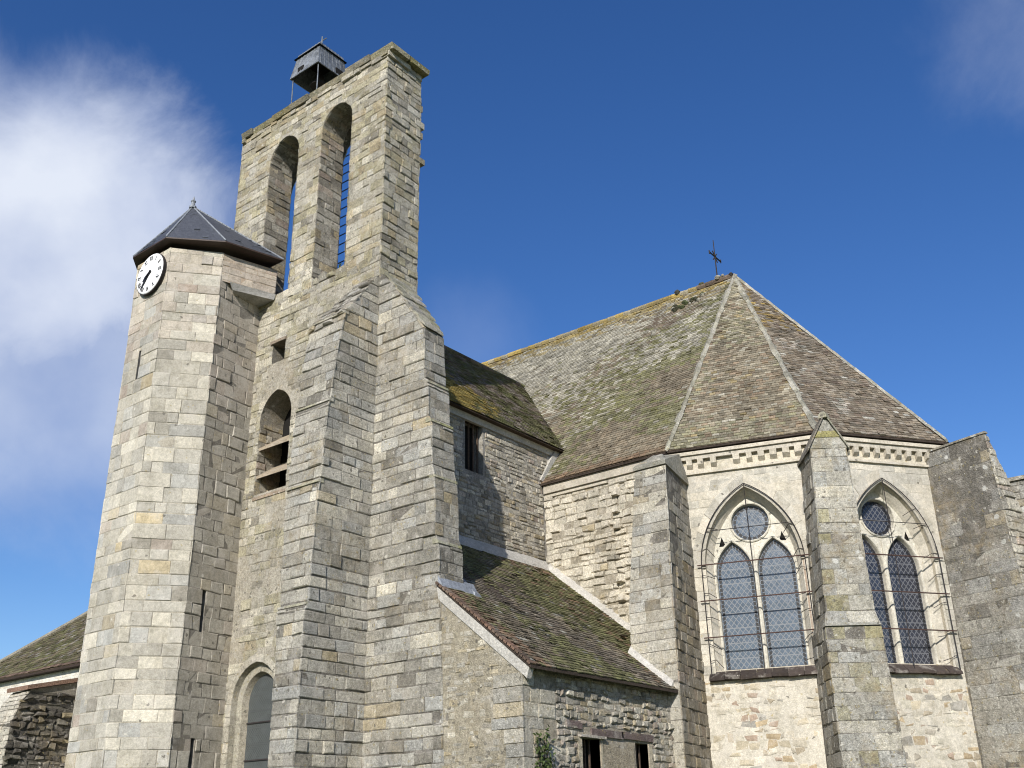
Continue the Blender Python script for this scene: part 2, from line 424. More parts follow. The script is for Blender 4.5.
def roofplane(P0,U_,S):
    P0=Vector(P0);U_=Vector(U_).normalized();S=Vector(S).normalized();n=U_.cross(S).normalized()
    if n.z<0:n=-n
    def T(u,s,d):
        q=P0+U_*u+S*s
        return q+n*(d+.035*noise.noise(q*.55)+.012*noise.noise(q*2.1))
    return T
ORIG=(20,14,0)
church=thing('church',ORIG,'old stone village church with a tall bell gable, round ended choir and mossy tiled roofs','church')
def ground():
    mb=MB(); n=48; r=900
    pts=[(20,14,-.0)]+[(20+r*math.cos(2*math.pi*i/n),14+r*math.sin(2*math.pi*i/n),0) for i in range(n)]
    mb.add(pts,[(0,1+i,1+(i+1)%n) for i in range(n)]); o=mb.build('ground',GRASS); tag(o,kind='structure')
ground()
# ================================================================ BELL TOWER
XW=15.28; Y0=15.83; Y1=21.94; ZB=14.45; ZT=21.10; XG=16.57
def tower():
    mb=MB()
    A2=Hole(17.72,.61,14.75,19.65,.66); A1=Hole(19.90,.63,14.95,19.55,.72)
    A2s=Hole(17.72,.61,14.75,19.65,.66)
    hol=[Hole(19.40,.60,9.45,11.4,.75),rect(19.22,19.72,12.95,13.52)]
    lan=Hole(19.35,.80,.8,4.50,.86)
    # front face (normal -X).  u = y
    P=frame((XW,0,0),(0,1,0),(-1,0,0))
    H=[A1,A2]+hol+[lan]
    backing(mb,P,0,ZT,K(Y0),K(Y1),H,MO_P)
    sk=lambda u,z: (nz3(u,7,z,.9)>.28 and 4<z<14.4) 
    lanb=Hole(19.35,.98,.8,4.5,1.05)
    stones(mb,P,ROWS_G,0,ZB,K(Y0),K(Y1),hol+[lanb],w=(.18,.5),jit=.014,p=(.003,.03),pf=P_TOW,skip=sk,ext=(0,0))
    voussoirs(mb,P,lan,.19,6,d=(.012,.02),pf=pal([(PALE,4),(CREAM,2)],.85,1),legs=3.4)
    stones(mb,P,ROWS_G,ZB,ZT,K(Y0),K(Y1),[A1,A2],w=(.2,.55),jit=.012,p=(.003,.03),pf=P_TOP)
    for h,d in ((A1,1.29),(A2,1.29)):
        hb=Hole(h.uc+.30,h.w+.30,h.lo,h.hi-h.w-.30,h.w+.30); of=h.outline(10); ob=hb.outline(10); DJ=.80
        for k in range(len(of)):
            k2=(k+1)%len(of); mb.quad(P(*of[k],0),P(*of[k2],0),P(*of[k2],-DJ),P(*of[k],-DJ),MO_G); mb.quad(P(*of[k],-DJ),P(*of[k2],-DJ),P(*ob[k2],-DJ),P(*ob[k],-DJ),MO_G); mb.quad(P(*ob[k],-DJ),P(*ob[k2],-DJ),P(*ob[k2],-1.292),P(*ob[k],-1.292),MO_G)
        # stones of the jambs seen from below (jamb facing -Y) and of the other side
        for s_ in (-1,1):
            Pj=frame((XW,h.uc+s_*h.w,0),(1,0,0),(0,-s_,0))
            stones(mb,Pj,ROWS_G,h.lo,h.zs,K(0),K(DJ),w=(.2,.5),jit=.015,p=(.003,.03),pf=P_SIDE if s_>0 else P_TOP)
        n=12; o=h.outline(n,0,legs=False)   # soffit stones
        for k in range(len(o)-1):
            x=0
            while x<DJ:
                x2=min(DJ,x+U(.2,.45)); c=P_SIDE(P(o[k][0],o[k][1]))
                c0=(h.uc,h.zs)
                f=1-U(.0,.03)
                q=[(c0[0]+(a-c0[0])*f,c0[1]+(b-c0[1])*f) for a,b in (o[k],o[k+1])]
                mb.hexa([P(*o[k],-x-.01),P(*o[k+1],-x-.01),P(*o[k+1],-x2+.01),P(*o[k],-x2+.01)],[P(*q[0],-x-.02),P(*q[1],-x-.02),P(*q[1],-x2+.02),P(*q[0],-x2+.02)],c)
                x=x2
        voussoirs(mb,P,h,.22,6,d=(.012,.022),pf=P_TOP,back=.02)
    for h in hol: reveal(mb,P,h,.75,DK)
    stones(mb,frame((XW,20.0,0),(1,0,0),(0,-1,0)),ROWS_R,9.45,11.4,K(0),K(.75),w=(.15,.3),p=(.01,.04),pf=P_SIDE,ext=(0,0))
    reveal(mb,P,lan,.14,(.40,.37,.30),splay=.02)
    lan2=Hole(19.35,.78,.8,4.5,.84); lan3=Hole(19.35,.60,.8,4.5,.66)
    a_=lan2.outline(10); b_=lan3.outline(10)
    for k in range(len(a_)-1): mb.quad(P(*a_[k],-.14),P(*a_[k+1],-.14),P(*b_[k+1],-.14),P(*b_[k],-.14),(.44,.41,.33))
    reveal(mb,P,lan3,.16,(.42,.38,.30),splay=.05,d0=-.14)
    # gable side (normal -Y). u = x
    Q=frame((0,Y0,0),(1,0,0),(0,-1,0))
    backing(mb,Q,0,ZT,K(XW),K(XG),(),MO_G)
    stones(mb,Q,ROWS_G,12,ZT,K(XW),K(XG),w=(.18,.42),jit=.02,p=(.005,.045),gap=.02,pf=P_TOP)
    # back (+X) and far side (+Y)
    B=frame((XG,0,0),(0,1,0),(1,0,0)); BH=[Hole(h.uc+.30,h.w+.30,h.lo,h.hi-h.w-.30,h.w+.30) for h in (A1,A2)]
    backing(mb,B,0,ZT,K(Y0),K(Y1),BH,MO_G)
    stones(mb,B,ROWS_T,14,ZT,K(Y0),K(Y1),BH,w=(.25,.55),jit=.015,p=(.004,.05),pf=P_TOP)
    Y=frame((0,Y1,0),(1,0,0),(0,1,0)); backing(mb,Y,0,ZT,K(XW),K(XG),(),MO_G)
    stones(mb,Y,ROWS_T,12,ZT,K(XW),K(XG),w=(.18,.42),pf=P_TOP)
    mb.quad((XW,Y0,ZT),(XG,Y0,ZT),(XG,Y1,ZT),(XW,Y1,ZT))
    # rough ledge stones at the foot of the gable
    y=Y0+.1
    while y<Y1-.2:
        wv=U(.2,.45)
        if not(18.0<y<18.0): 
            z=ZB+.12+U(-.06,.06)+(.18 if 17.0<y<18.4 else 0); h=U(.10,.2)
            mb.hexa([P(y,z,.0),P(y+wv,z+U(-.04,.04),.0),P(y+wv,z,-.25),P(y,z,-.25)],[P(y+.03,z+h,.05),P(y+wv-.03,z+h*.8,.04),P(y+wv-.03,z+h,-.25),P(y+.03,z+h,-.25)],P_TOP(P(y,z)))
        y+=wv+U(0,.06)
    # a few stones sticking out at the back corner
    for z,d in ((19.35,.16),(19.0,.10),(18.2,.2),(19.9,.08)):
        mb.box((XG-.2,Y0-.03,z),(XG+d,Y0+.35,z+U(.14,.22)),P_TOP((XG,Y0,z)))
    tw=mb.build('bell_tower_wall',STONE,church)
    # coping of slabs
    cp=MB()
    y=Y0-.24
    while y<Y1-.05:
        y2=min(y+U(.5,1.0),Y1-.02); z=ZT+U(-.015,.02); x0=XW-U(.07,.15)
        if y2-y<.1: break
        for (xa,xb) in ((x0,15.9),(15.91,XG+U(.12,.17))):
            cp.hexa([(xa+.05,y+.005,z),(xb-.03,y+.005,z),(xb-.03,y2-.005,z),(xa+.05,y2-.005,z)],[(xa,y+.005,z+.17),(xb,y+.005,z+.17),(xb,y2-.005,z+.17),(xa,y2-.005,z+.17)],cmul(cmix(GREY,(.30,.27,.10),U(.2,.9)),U(.5,.95)))
        y=y2
    y=Y0-.05
    while y<Y1:
        l=U(.2,.5); y2=min(Y1,y+l)
        if random.random()<.62 or y<Y0+.3:
            cp.box((XW-U(.03,.09),y,ZT-U(.10,.17)),(XW+.3,y2-.02,ZT-.003),cmul(P_TOP((XW,y,ZT)),.9))
        y=y2
    cp.box((XW-.05,Y0-.1,ZT-.16),(XG-.5,Y0+.2,ZT-.004),PALE)
    cp.build('coping',LICH,tw,'moss grown coping slabs along the top of the bell gable')
    # bell opening: louvre slabs and dark interior
    lo=MB()
    for z,dp in ((10.72,.5),(9.98,.5)):
        lo=MB(); lo.hexa([(XW+.02,18.8,z-.10),(XW+.02,20.0,z-.10),(XW+.75,20.0,z+.42),(XW+.75,18.8,z+.42)],[(XW+.02,18.8,z-.03),(XW+.02,20.0,z-.03),(XW+.75,20.0,z+.49),(XW+.75,18.8,z+.49)],(.36,.30,.22)); lo.build('louvre_slab',CLEAN,tw)
    dk=MB(); dk.box((XW+.76,18.7,9.3),(XW+.80,20.1,12.3)); dk.build('dark_interior',DARK,tw); dk=MB(); dk.box((XW+.60,19.15,12.9),(XW+.64,19.8,13.6)); dk.build('dark_interior',DARK,tw)
    si=MB(); si.hexa([(XW-.03,18.8,9.3),(XW-.03,20.02,9.3),(XW+.7,20.02,9.3),(XW+.7,18.8,9.3)],[(XW-.03,18.8,9.38),(XW-.03,20.02,9.38),(XW+.7,20.02,9.62),(XW+.7,18.8,9.62)],(.38,.30,.23))
    si.build('sill',STONE,tw); si=MB(); si.box((XW-.06,19.18,13.50),(XW+.3,19.78,13.58),(.3,.24,.18)); si.build('lintel',STONE,tw)
    wn=MB(); pane(wn,P,Hole(19.35,.57,.8,4.5,.63),-.29); o=wn.build('lancet_window',GLASSG,church,'narrow pointed window low in the tower wall')
    for z in (1.4,2.3,3.25,4.05): br=MB(); br.box((XW+.26,18.8,z),(XW+.28,19.9,z+.03)); br.build('iron_bar',IRON,o)
tower()
# ---------------------------------------------------------------- tower buttresses
def pack(rings): return rings
def buttress_left():
    mb=MB()
    xl=lin([(0,13.42),(2.9,13.52),(5,13.55),(5.9,13.56),(5.95,13.63),(8.5,13.72),(8.55,13.76),(10.4,13.87),(10.45,13.92),(11.7,14.04),(12.75,14.22),(14.15,15.24)])
    ZS=[0,2.9,5,5.9,5.95,8.5,8.55,10.4,10.45,11.7,12.75,14.15]
    ye=lin([(0,16.52),(5,16.58),(8,16.8),(12.4,16.95),(12.75,16.9),(14.15,16.6)])
    mb.loft([[(xl(z),Y0-.005,z),(XW+.02,Y0-.005,z),(XW+.02,ye(z),z),(xl(z),ye(z),z)] for z in ZS],MO_G)
    S=frame((XW,Y0-.005,0),(-1,0,0),(0,-1,0))
    stones(mb,S,ROWS_A,0,14.1,K(0),lambda z:XW-xl(z),w=(.2,.6),jit=.01,gap=.018,p=(.004,.04),pf=P_GREY,ext=(-.01,.02))
    F=frame((XW,Y0-.005,0),(0,1,0),(-1,0,0),lambda z:XW-xl(z))
    stones(mb,F,ROWS_R,12.5,14.1,K(0),lambda z:ye(z)-Y0,w=(.15,.4),jit=.035,p=(.0,.11),bev=.025,pf=P_LICH)
    stones(mb,F,ROWS_A,0,12.5,K(0),lambda z:ye(z)-Y0,w=(.25,.65),jit=.014,gap=.02,p=(.004,.04),pf=P_GREY)
    for z in (5.93,8.53,10.43,12.72):
        y=Y0-.03
        while y<ye(z)-.12:
            w_=min(U(.3,.5),ye(z)+.02-y); mb.hexa([(xl(z)-.06,y,z-.03),(xl(z)+.1,y,z-.03),(xl(z)+.1,y+w_-.01,z-.03),(xl(z)-.06,y+w_-.01,z-.03)],[(xl(z)-.05,y,z+.02),(xl(z)+.1,y,z+.07),(xl(z)+.1,y+w_-.01,z+.07),(xl(z)-.05,y+w_-.01,z+.02)],cmix(GREY,(.28,.27,.1),U(0,.4))); y+=w_
    mb.build('buttress',STONE,church,'stepped buttress in front of the bell tower wall, left of the tower corner')
def buttress_right():
    mb=MB()
    yr=lin([(0,13.55),(6.4,13.79),(7.15,13.82),(7.2,13.90),(8.6,13.94),(8.65,14.02),(9.9,14.06),(9.95,14.15),(10.85,14.17),(10.9,14.26),(12.25,14.34),(14.15,15.68)])
    ZS=[0,6.4,7.15,7.2,8.6,8.65,9.9,9.95,10.85,10.9,12.25,14.15]
    xr=lin([(0,16.05),(7,16.0),(12.25,15.93),(14.15,16.2)])
    mb.loft([[(XW-.004,yr(z),z),(xr(z),yr(z),z),(xr(z),Y0+.02,z),(XW-.004,Y0+.02,z)] for z in ZS],MO_G)
    S=frame((XW-.004,Y0,0),(0,-1,0),(-1,0,0))
    stones(mb,S,ROWS_A,0,14.0,K(0),lambda z:Y0-yr(z),w=(.25,.7),jit=.014,gap=.02,p=(.004,.04),pf=P_GREY,ext=(-.01,.02))
    F=frame((XW-.004,Y0,0),(1,0,0),(0,-1,0),lambda z:Y0-yr(z))
    stones(mb,F,ROWS_A,0,14.0,K(0),lambda z:xr(z)-XW,w=(.2,.45),jit=.01,p=(.004,.03),pf=P_LICH)
    for z in (7.18,8.63,9.93,10.88):
        x=XW-.03
        while x<15.93:
            w_=min(U(.25,.42),15.99-x); c=cmix(GREY,(.25,.26,.07),U(.2,.8))
            mb.hexa([(x,yr(z)-.07,z-.05),(x+w_-.01,yr(z)-.07,z-.05),(x+w_-.01,yr(z)+.1,z-.05),(x,yr(z)+.1,z-.05)],[(x,yr(z)-.06,z+.01),(x+w_-.01,yr(z)-.06,z+.01),(x+w_-.01,yr(z)+.1,z+.08),(x,yr(z)+.1,z+.08)],c); x+=w_
    # weathering slabs on the slope
    for k in range(7):
        z=12.27+k*.26+U(-.02,.02)
        for (xa,xb) in ((XW-.03,XW+.36+U(-.1,.1)),(XW+.38,None)):
            xb=xb or xr(z)+U(0,.05); xa+=U(0,.03); t_=U(.05,.11); y_=U(-.03,.01)
            mb.hexa([(xa,yr(z)-.05+y_,z),(xb,yr(z)-.05+y_,z+U(-.02,.02)),(xb,yr(z+.3),z+.3),(xa,yr(z+.3),z+.3)],[(xa,yr(z)-.03+y_,z+t_),(xb-.02,yr(z)-.03+y_,z+t_),(xb-.02,yr(z+.3),z+.3+t_*.7),(xa,yr(z+.3),z+.3+t_*.7)],cmul(cmix(GREY,(.28,.27,.13),U(.0,.7)),U(.7,1.1)))
    mb.build('buttress',STONE,church,'stepped buttress at the right corner of the bell tower, above the side chapel')
buttress_left(); buttress_right()
# ---------------------------------------------------------------- stair turret
TA=(12.79,21.08); TB=(13.83,20.25); TCc=(12.79,22.51); TJ=(15.30,20.40)
def wallseg(mb,a,b,z0,z1,rows,pf,mo,holes=(),**k):
    a=Vector((*a,0));b=Vector((*b,0)); d=(b-a); L_=d.length; n=Vector((d.y,-d.x,0)).normalized()
    P=frame(a,d,n); backing(mb,P,z0,z1,K(0),K(L_),holes,mo); stones(mb,P,rows,z0,z1,K(0),K(L_),holes,pf=pf,**k); return P,L_
def turret():
    mb=MB(); pf=P_TURR
    sl1=rect(.46,.58,5.97,7.02); sl2=rect(.56,.68,2.6,3.84); sl3=rect(.62,.72,12.3,13.1)
    fb=lambda p: (cmix(P_TURR(p),PINK,.35) if p[2]>13 and random.random()<.7 else P_TURR(p))
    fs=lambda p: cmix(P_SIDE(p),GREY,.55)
    wallseg(mb,TCc,TA,0,15.85,ROWS_T,fb,MO_P,[sl3],w=(.25,.7))
    wallseg(mb,TA,TB,0,15.85,ROWS_T,fb,MO_P,w=(.25,.75))
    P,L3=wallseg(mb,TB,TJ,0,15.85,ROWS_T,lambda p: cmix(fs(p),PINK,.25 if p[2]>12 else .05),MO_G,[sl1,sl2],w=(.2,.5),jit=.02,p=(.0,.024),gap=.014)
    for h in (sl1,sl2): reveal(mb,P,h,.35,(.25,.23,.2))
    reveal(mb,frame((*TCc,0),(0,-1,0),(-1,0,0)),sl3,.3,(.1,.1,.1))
    hid=[TJ,(15.30,23.1),(13.7,23.4),TCc]
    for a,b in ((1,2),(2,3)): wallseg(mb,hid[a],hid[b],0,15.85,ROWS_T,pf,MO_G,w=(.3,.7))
    # corbelled upper part with its slab
    c=(15.30,19.86)
    wallseg(mb,TB,c,15.02,15.82,ROWS_R,lambda p: cmix(P_TURR(p),PINK,.6),(.42,.33,.25),w=(.2,.45),p=(.002,.015))
    mb.hexa([(TB[0]+.35,TB[1]-.10,14.84),(15.24,19.80,14.86),(15.26,20.39,14.84),(14.3,20.32,14.84)],[(TB[0]+.2,TB[1]-.13,15.02),(15.26,19.76,15.02),(15.26,20.39,15.02),(14.2,20.30,15.02)],(.36,.35,.33))
    t=mb.build('stair_turret_wall',CLEAN,church,'pale many sided stair turret on the left of the tower')
    for h in (sl1,sl2): d=MB(); pts=[P(u,z,-.30) for u,z in ((h.uc-.12,h.lo-.05),(h.uc+.12,h.lo-.05),(h.uc+.12,h.hi+.05),(h.uc-.12,h.hi+.05))]; d.add(pts,((0,1,2,3),)); d.build('arrow_slit',DARK,t)
    d=MB(); d.box((TCc[0]+.25,21.7,12.2),(TCc[0]+.27,22.0,13.2)); d.build('arrow_slit',DARK,t)
    # roof
    E=[(12.58,22.50),(12.55,20.97),(13.66,19.95),(15.26,19.55),(15.27,23.1),(13.6,23.6)]; ap=Vector((13.5,21.42,17.62)); ze=15.98
    rb=MB(); n=len(E)
    cfr=lambda u,s,p: cmul((.065,.072,.085),U(.7,1.35))
    tops=[Vector((*e,ze+.035)) for e in E]; ins=[Vector((e[0]+(ap.x+.5-e[0])*.16,e[1]+(ap.y-e[1])*.16,ze-.01)) for e in E]
    rb.loft([ins,[Vector((*e,ze)) for e in E],tops],(.05,.03,.022),cap=False)
    rb.add(ins,[tuple(reversed(range(n)))],(.06,.04,.03))
    rb.add([t_ for t_ in tops]+[ap],[(i,(i+1)%n,n) for i in range(n)],(.06,.065,.08))
    for i in range(n):
        a,b=tops[i],tops[(i+1)%n]; U_=(b-a); w_=U_.length; U_.normalize(); f=(ap-a)-U_*((ap-a).dot(U_)); H_=f.length; au=(ap-a).dot(U_)
        T=roofplane(a,U_,f)
        if w_<.3: continue
        tiles(rb,T,H_,lambda s,au=au,H_=H_:au*s/H_,lambda s,au=au,H_=H_,w_=w_:w_+(au-w_)*s/H_,expo=.10,w=.16,colf=cfr,th=.006,jit=.003)
    r=rb.build('roof',SLATE,t,'dark slate pyramid roof of the stair turret')
    lh=MB()
    for i in range(n): lh.tube([tops[i]+Vector((0,0,.02)),ap+Vector((0,0,.0))],.022)
    lh.quad(Vector((14.55,20.9,16.85)),Vector((15.27,19.75,16.15)),Vector((15.27,19.9,16.32)),Vector((15.0,20.9,16.9)))
    fi=[(0,.10),(.08,.10),(.10,.06),(.25,.05),(.30,.075),(.36,.04),(.52,.008)]
    lh.loft([[ap+Vector((rr*math.cos(k*.785),rr*math.sin(k*.785),zz*.75-.06)) for k in range(8)] for zz,rr in fi])
    lh.build('finial',LEAD,t)
turret()
def clock():
    c=Vector((TA[0]-.05,21.70,15.24)); r=.575
    t=thing('clock',c,'round white clock with black hands high on the turret under its slate eave','clock')
    # P: u along -Y (to viewer's right), z up, d toward -X
    P=frame((c.x,c.y,c.z),(0,-1,0),(-1,0,0)); m=MB(); n=40
    ring=lambda r_,d:[P(r_*math.cos(2*math.pi*k/n),r_*math.sin(2*math.pi*k/n),d) for k in range(n)]
    m.loft([ring(r,0),ring(r,.07),ring(r-.015,.085),ring(r-.015,.086)]); 
    m.build('dial',WHITE,t)
    rm=MB(); rm.loft([ring(r+.012,-.01),ring(r+.02,.06),ring(r,.068)],cap=False); rm.build('rim',IRON,t)
    mk=MB(); ROM=['XII','I','II','III','IV','V','VI','VII','VIII','IX','X','XI']
    def seg(x0,z0,x1,z1,wd,a):
        ca,sa=math.cos(a),math.sin(a)
        def tr(x,z): z+=r*.79; return (x*ca+z*sa,-x*sa+z*ca)
        dx,dz=x1-x0,z1-z0; l=math.hypot(dx,dz); nx,nz_=-dz/l*wd/2,dx/l*wd/2
        q=[tr(x0+nx,z0+nz_),tr(x1+nx,z1+nz_),tr(x1-nx,z1-nz_),tr(x0-nx,z0-nz_)]
        mk.loft([[P(u,z,.08) for u,z in q],[P(u,z,.092) for u,z in q]])
    for h,s in enumerate(ROM):
        a=2*math.pi*h/12; ws={'I':.035,'V':.07,'X':.07}; tot=sum(ws[ch] for ch in s); x=-tot/2; hh=.062
        for ch in s:
            wd=ws[ch]
            if ch=='I': seg(x+wd/2,-hh,x+wd/2,hh,.017,a)
            if ch=='V': seg(x+.01,hh,x+wd/2,-hh,.019,a); seg(x+wd-.01,hh,x+wd/2,-hh,.013,a)
            if ch=='X': seg(x+.01,hh,x+wd-.01,-hh,.019,a); seg(x+wd-.01,hh,x+.01,-hh,.013,a)
            x+=wd
        mk.build('numeral',BLACK,t); mk.__init__()
    def hand(name,ang,l,wd):
        hb=MB(); a=R(ang); d=(math.sin(a),math.cos(a)); nn=(-d[1],d[0])
        pr=[(-.10,.02),(-.08,.035),(0,wd*.7),(l*.55,wd),(l*.8,wd*.5),(l,.006)]
        L_=[(d[0]*s+nn[0]*q,d[1]*s+nn[1]*q) for s,q in pr]; R_=[(d[0]*s-nn[0]*q,d[1]*s-nn[1]*q) for s,q in reversed(pr)]
        q=L_+R_; hb.loft([[P(u,z,.10) for u,z in q],[P(u,z,.115) for u,z in q]]); hb.build(name,BLACK,t)
    hand('minute_hand',218,.50,.032); hand('hour_hand',234,.30,.055)
clock()
# ---------------------------------------------------------------- bell canopy on the gable
def canopy():
    x0,x1,y0,y1=15.40,16.62,18.87,20.13; zb=22.56
    t=thing('bell_canopy',(16,19.5,ZT+.15),'small weathered zinc canopy on posts standing on top of the bell gable','canopy')
    m=MB(); i=.14
    b=[(x0,y0,zb),(x1,y0,zb),(x1,y1,zb),(x0,y1,zb)]; s=[(x0+i,y0+i,zb+.92),(x1-i,y0+i,zb+.92),(x1-i,y1-i,zb+.92),(x0+i,y1-i,zb+.92)]
    cxm,cym=(x0+x1)/2,(y0+y1)/2; ap=(cxm,cym,zb+1.20)
    bi=[(x0+.03,y0+.03,zb),(x1-.03,y0+.03,zb),(x1-.03,y1-.03,zb),(x0+.03,y1-.03,zb)]
    si=[(p[0]*.97+cxm*.03,p[1]*.97+cym*.03,p[2]-.02) for p in s]
    m.loft([bi,b,s],cap=False); m.add(s+[ap],[(0,1,4),(1,2,4),(2,3,4),(3,0,4)]); m.loft([bi,si],cap=False,col=(.05,.05,.05))
    for k in range(7):   # standing seams
        f=(k+.5)/7
        for a,c_ in ((0,3),(0,1)):
            B=Vector(b[a]).lerp(Vector(b[c_]),f); S=Vector(s[a]).lerp(Vector(s[c_]),f); m.tube([B,S],.012)
    r=m.build('hood',ZINC,t)
    dk=MB(); dk.add([(x0+.05,y0+.05,zb+.75),(x1-.05,y0+.05,zb+.75),(x1-.05,y1-.05,zb+.75),(x0+.05,y1-.05,zb+.75)],((0,1,2,3),)); 
    dk.box((x0-.01+.02,19.55,zb+.10),(x0+.06,19.80,zb+.26)); dk.box((16.10,y0+.0,zb+.06),(16.38,y0+.06,zb+.25)); dk.build('vent',DARK,t)
    for px,py in ((x0+.07,y0+.07),(x1-.07,y0+.07),(x0+.07,y1-.07),(x1-.07,y1-.07)):
        l=MB(); l.tube([(px,py,ZT+.1),(px+.02,py+.01,ZT+.8),(px,py,zb+.3)],.018); l.build('post',ZINC,t)
    bl=MB(); pr=[(0,.26),(.04,.25),(.12,.19),(.3,.15),(.42,.12),(.46,.03)]
    bl.loft([[(cxm+rr*math.cos(k*.524),cym+rr*math.sin(k*.524),zb-.22+zz) for k in range(12)] for zz,rr in pr]); bl.build('bell',IRON,t)
    c=MB(); c.tube([(cxm,cym,zb+1.15),(cxm,cym,zb+1.72)],.022); c.tube([(cxm,cym-.2,zb+1.55),(cxm,cym+.2,zb+1.55)],.018); c.build('cross',ZINC,t)
canopy()
def ladder():
    t=thing('ladder',(16.75,18.15,14.6),'iron ladder seen through the right hand arch of the bell gable','ladder')
    x=16.78; ya,yb=18.72,19.12
    for y in (ya,yb): m=MB(); m.tube([(x,y,14.6),(x,y,20.3)],.022); m.build('rail',IRON,t)
    for k in range(18): m=MB(); m.tube([(x,ya,14.9+k*.3),(x,yb,14.9+k*.3)],.016); m.build('rung',IRON,t)
ladder()
# ================================================================ ROOF COLOURS
def moss(p,s,o=0): return .5+.5*noise.noise(Vector((p.x*s+o,p.y*s,p.z*s)))*1.6
BR=(.185,.14,.105); RD=(.24,.145,.10); TG=(.30,.285,.235); GRN=(.15,.155,.06); YEL=(.36,.26,.07); WHT=(.48,.46,.40)
# ================================================================ TRANSEPT
def transept():
    mb=MB(); YT=16.3; ZE=11.9; YR=19.9; ZR=16.0; YB=23.5
    win=rect(19.0,19.72,10.27,11.66)
    P=frame((0,YT,0),(1,0,0),(0,-1,0))
    f=lambda p:(P_RUB(p) if p[2]<10.4 else cmix(P_RUB(p),BLUE,.3))
    top=lambda z:22.45 if z<10.9 else 22.45+(z-10.9)*.75
    backing(mb,P,0,ZE,K(16.3),top,[win],(.30,.28,.25))
    stones(mb,P,ROWS_S,7.5,ZE-.28,K(16.3),lambda z:top(z)-.12,[rect(18.9,19.82,10.1,11.85)],w=(.1,.34),p=(.003,.035),jit=.014,gap=.02,pf=P_RUB,ext=(0,0),minh=.05)
    reveal(mb,P,win,.35,(.36,.34,.3))
    mb.quad((XG,YT,0),(XG,YB,0),(XG,YB,ZE),(XG,YT,ZE),MO_G)
    mb.add([(XG,YT,ZE),(XG,YB,ZE),(XG,YR,ZR)],((0,1,2),),MO_G)
    mb.quad((XG,YB,0),(24,YB,0),(24,YB,ZE),(XG,YB,ZE),MO_G)
    w_=mb.build('transept_wall',STONE,church,'rubble wall of the short transept between the tower and the choir')
    d=MB(); d.box((18.9,YT+.33,10.1),(19.8,YT+.36,11.8)); d.build('dark_opening',DARK,w_)
    d=MB()
    for k in range(4): d.box((19.10+k*.18,YT+.12,10.27),(19.14+k*.18,YT+.15,11.66))
    d.box((18.92,YT-.012,11.655),(19.82,YT+.2,11.75)); d.build('window_frame',WOOD,w_)
    f=MB(); n=[]
    f.hexa([(16.3,YT-.045,ZE-.27),(22.9,YT-.045,ZE-.27),(22.9,YT+.05,ZE-.27),(16.3,YT+.05,ZE-.27)],[(16.3,YT-.11,ZE-.01),(23.25,YT-.11,ZE-.01),(23.25,YT+.05,ZE-.01),(16.3,YT+.05,ZE-.01)])
    f.build('plaster_cornice',MORT,w_); f=MB()
    f.hexa([(22.20,YT-.06,10.75),(22.42,YT-.06,10.70),(22.42,YT+.05,10.70),(22.20,YT+.05,10.75)],[(22.92,YT-.12,ZE-.03),(23.20,YT-.12,ZE-.03),(23.20,YT+.05,ZE-.03),(22.92,YT+.05,ZE-.03)])
    f.build('plaster_fillet',MORT,w_)
    # roof
    rf=MB(); yo=YT-.25; ze=ZE-.05; sl=(ZR-ze)/(YR-yo)
    # main roof plane x as function of z : x=22.25+(z-10.67)/1.3
    xm=lambda z:22.25+(z-10.67)/1.3+.05
    S=Vector((0,YR-yo,ZR-ze)); H_=S.length
    T=roofplane((0,yo,ze),(1,0,0),S)
    zz=lambda s: ze+(ZR-ze)*s/H_
    def cf(u,s,p):
        m=moss(p,.8); k=random.random(); c=cmix(BR,TG,U(0,.5)); 
        if m+U(-.3,.3)>.42: c=cmix(GRN,BR,U(0,.5))
        yl=1-abs(u-18.6)/2.4-abs(s-1.2)/2.6  # sunlit patch on the lower slope, put into the tile colour as yellow
        if yl+U(-.45,.25)>0: c=cmix(YEL,GRN,U(0,.6))
        return cmul(c,U(.65,1.25))
    tiles(rf,T,H_,K(XG-.05),lambda s:xm(zz(s)),colf=cf)
    rf.loft([[(XG-.05,yo,ze-.06),(XG-.05,YR,ZR-.06),(XG-.05,YB+.25,ze-.06)],[(xm(ze)-.1,yo,ze-.06),(xm(ZR)-.1,YR,ZR-.06),(xm(ze)-.1,YB+.25,ze-.06)]],(.07,.05,.035))
    rf.quad(T(XG-.05,0,-.03),T(xm(ze),0,-.03),T(xm(ZR),H_,-.03),T(XG-.05,H_,-.03),(.06,.045,.03))
    T2=roofplane((0,YB+.25,ze),(1,0,0),Vector((0,YR-YB-.25,ZR-ze)))
    rf.quad(T2(XG-.05,0,.0),T2(xm(ze),0,.0),T2(xm(ZR),H_,.0),T2(XG-.05,H_,.0),(.09,.06,.04))
    x=XG-.05
    while x<xm(ZR)+.1:
        rf.tube([(x,YR,ZR+.0),(x+.3,YR,ZR+.02)],[.10,.085],cmul(cmix(BR,GRN,U(0,.8)),U(.6,1.2)),8); x+=.3
    rf.build('transept_roof',TILE,church,'small mossy tiled roof with a sunlit yellow patch put into its tile colour beside the tower')
transept()
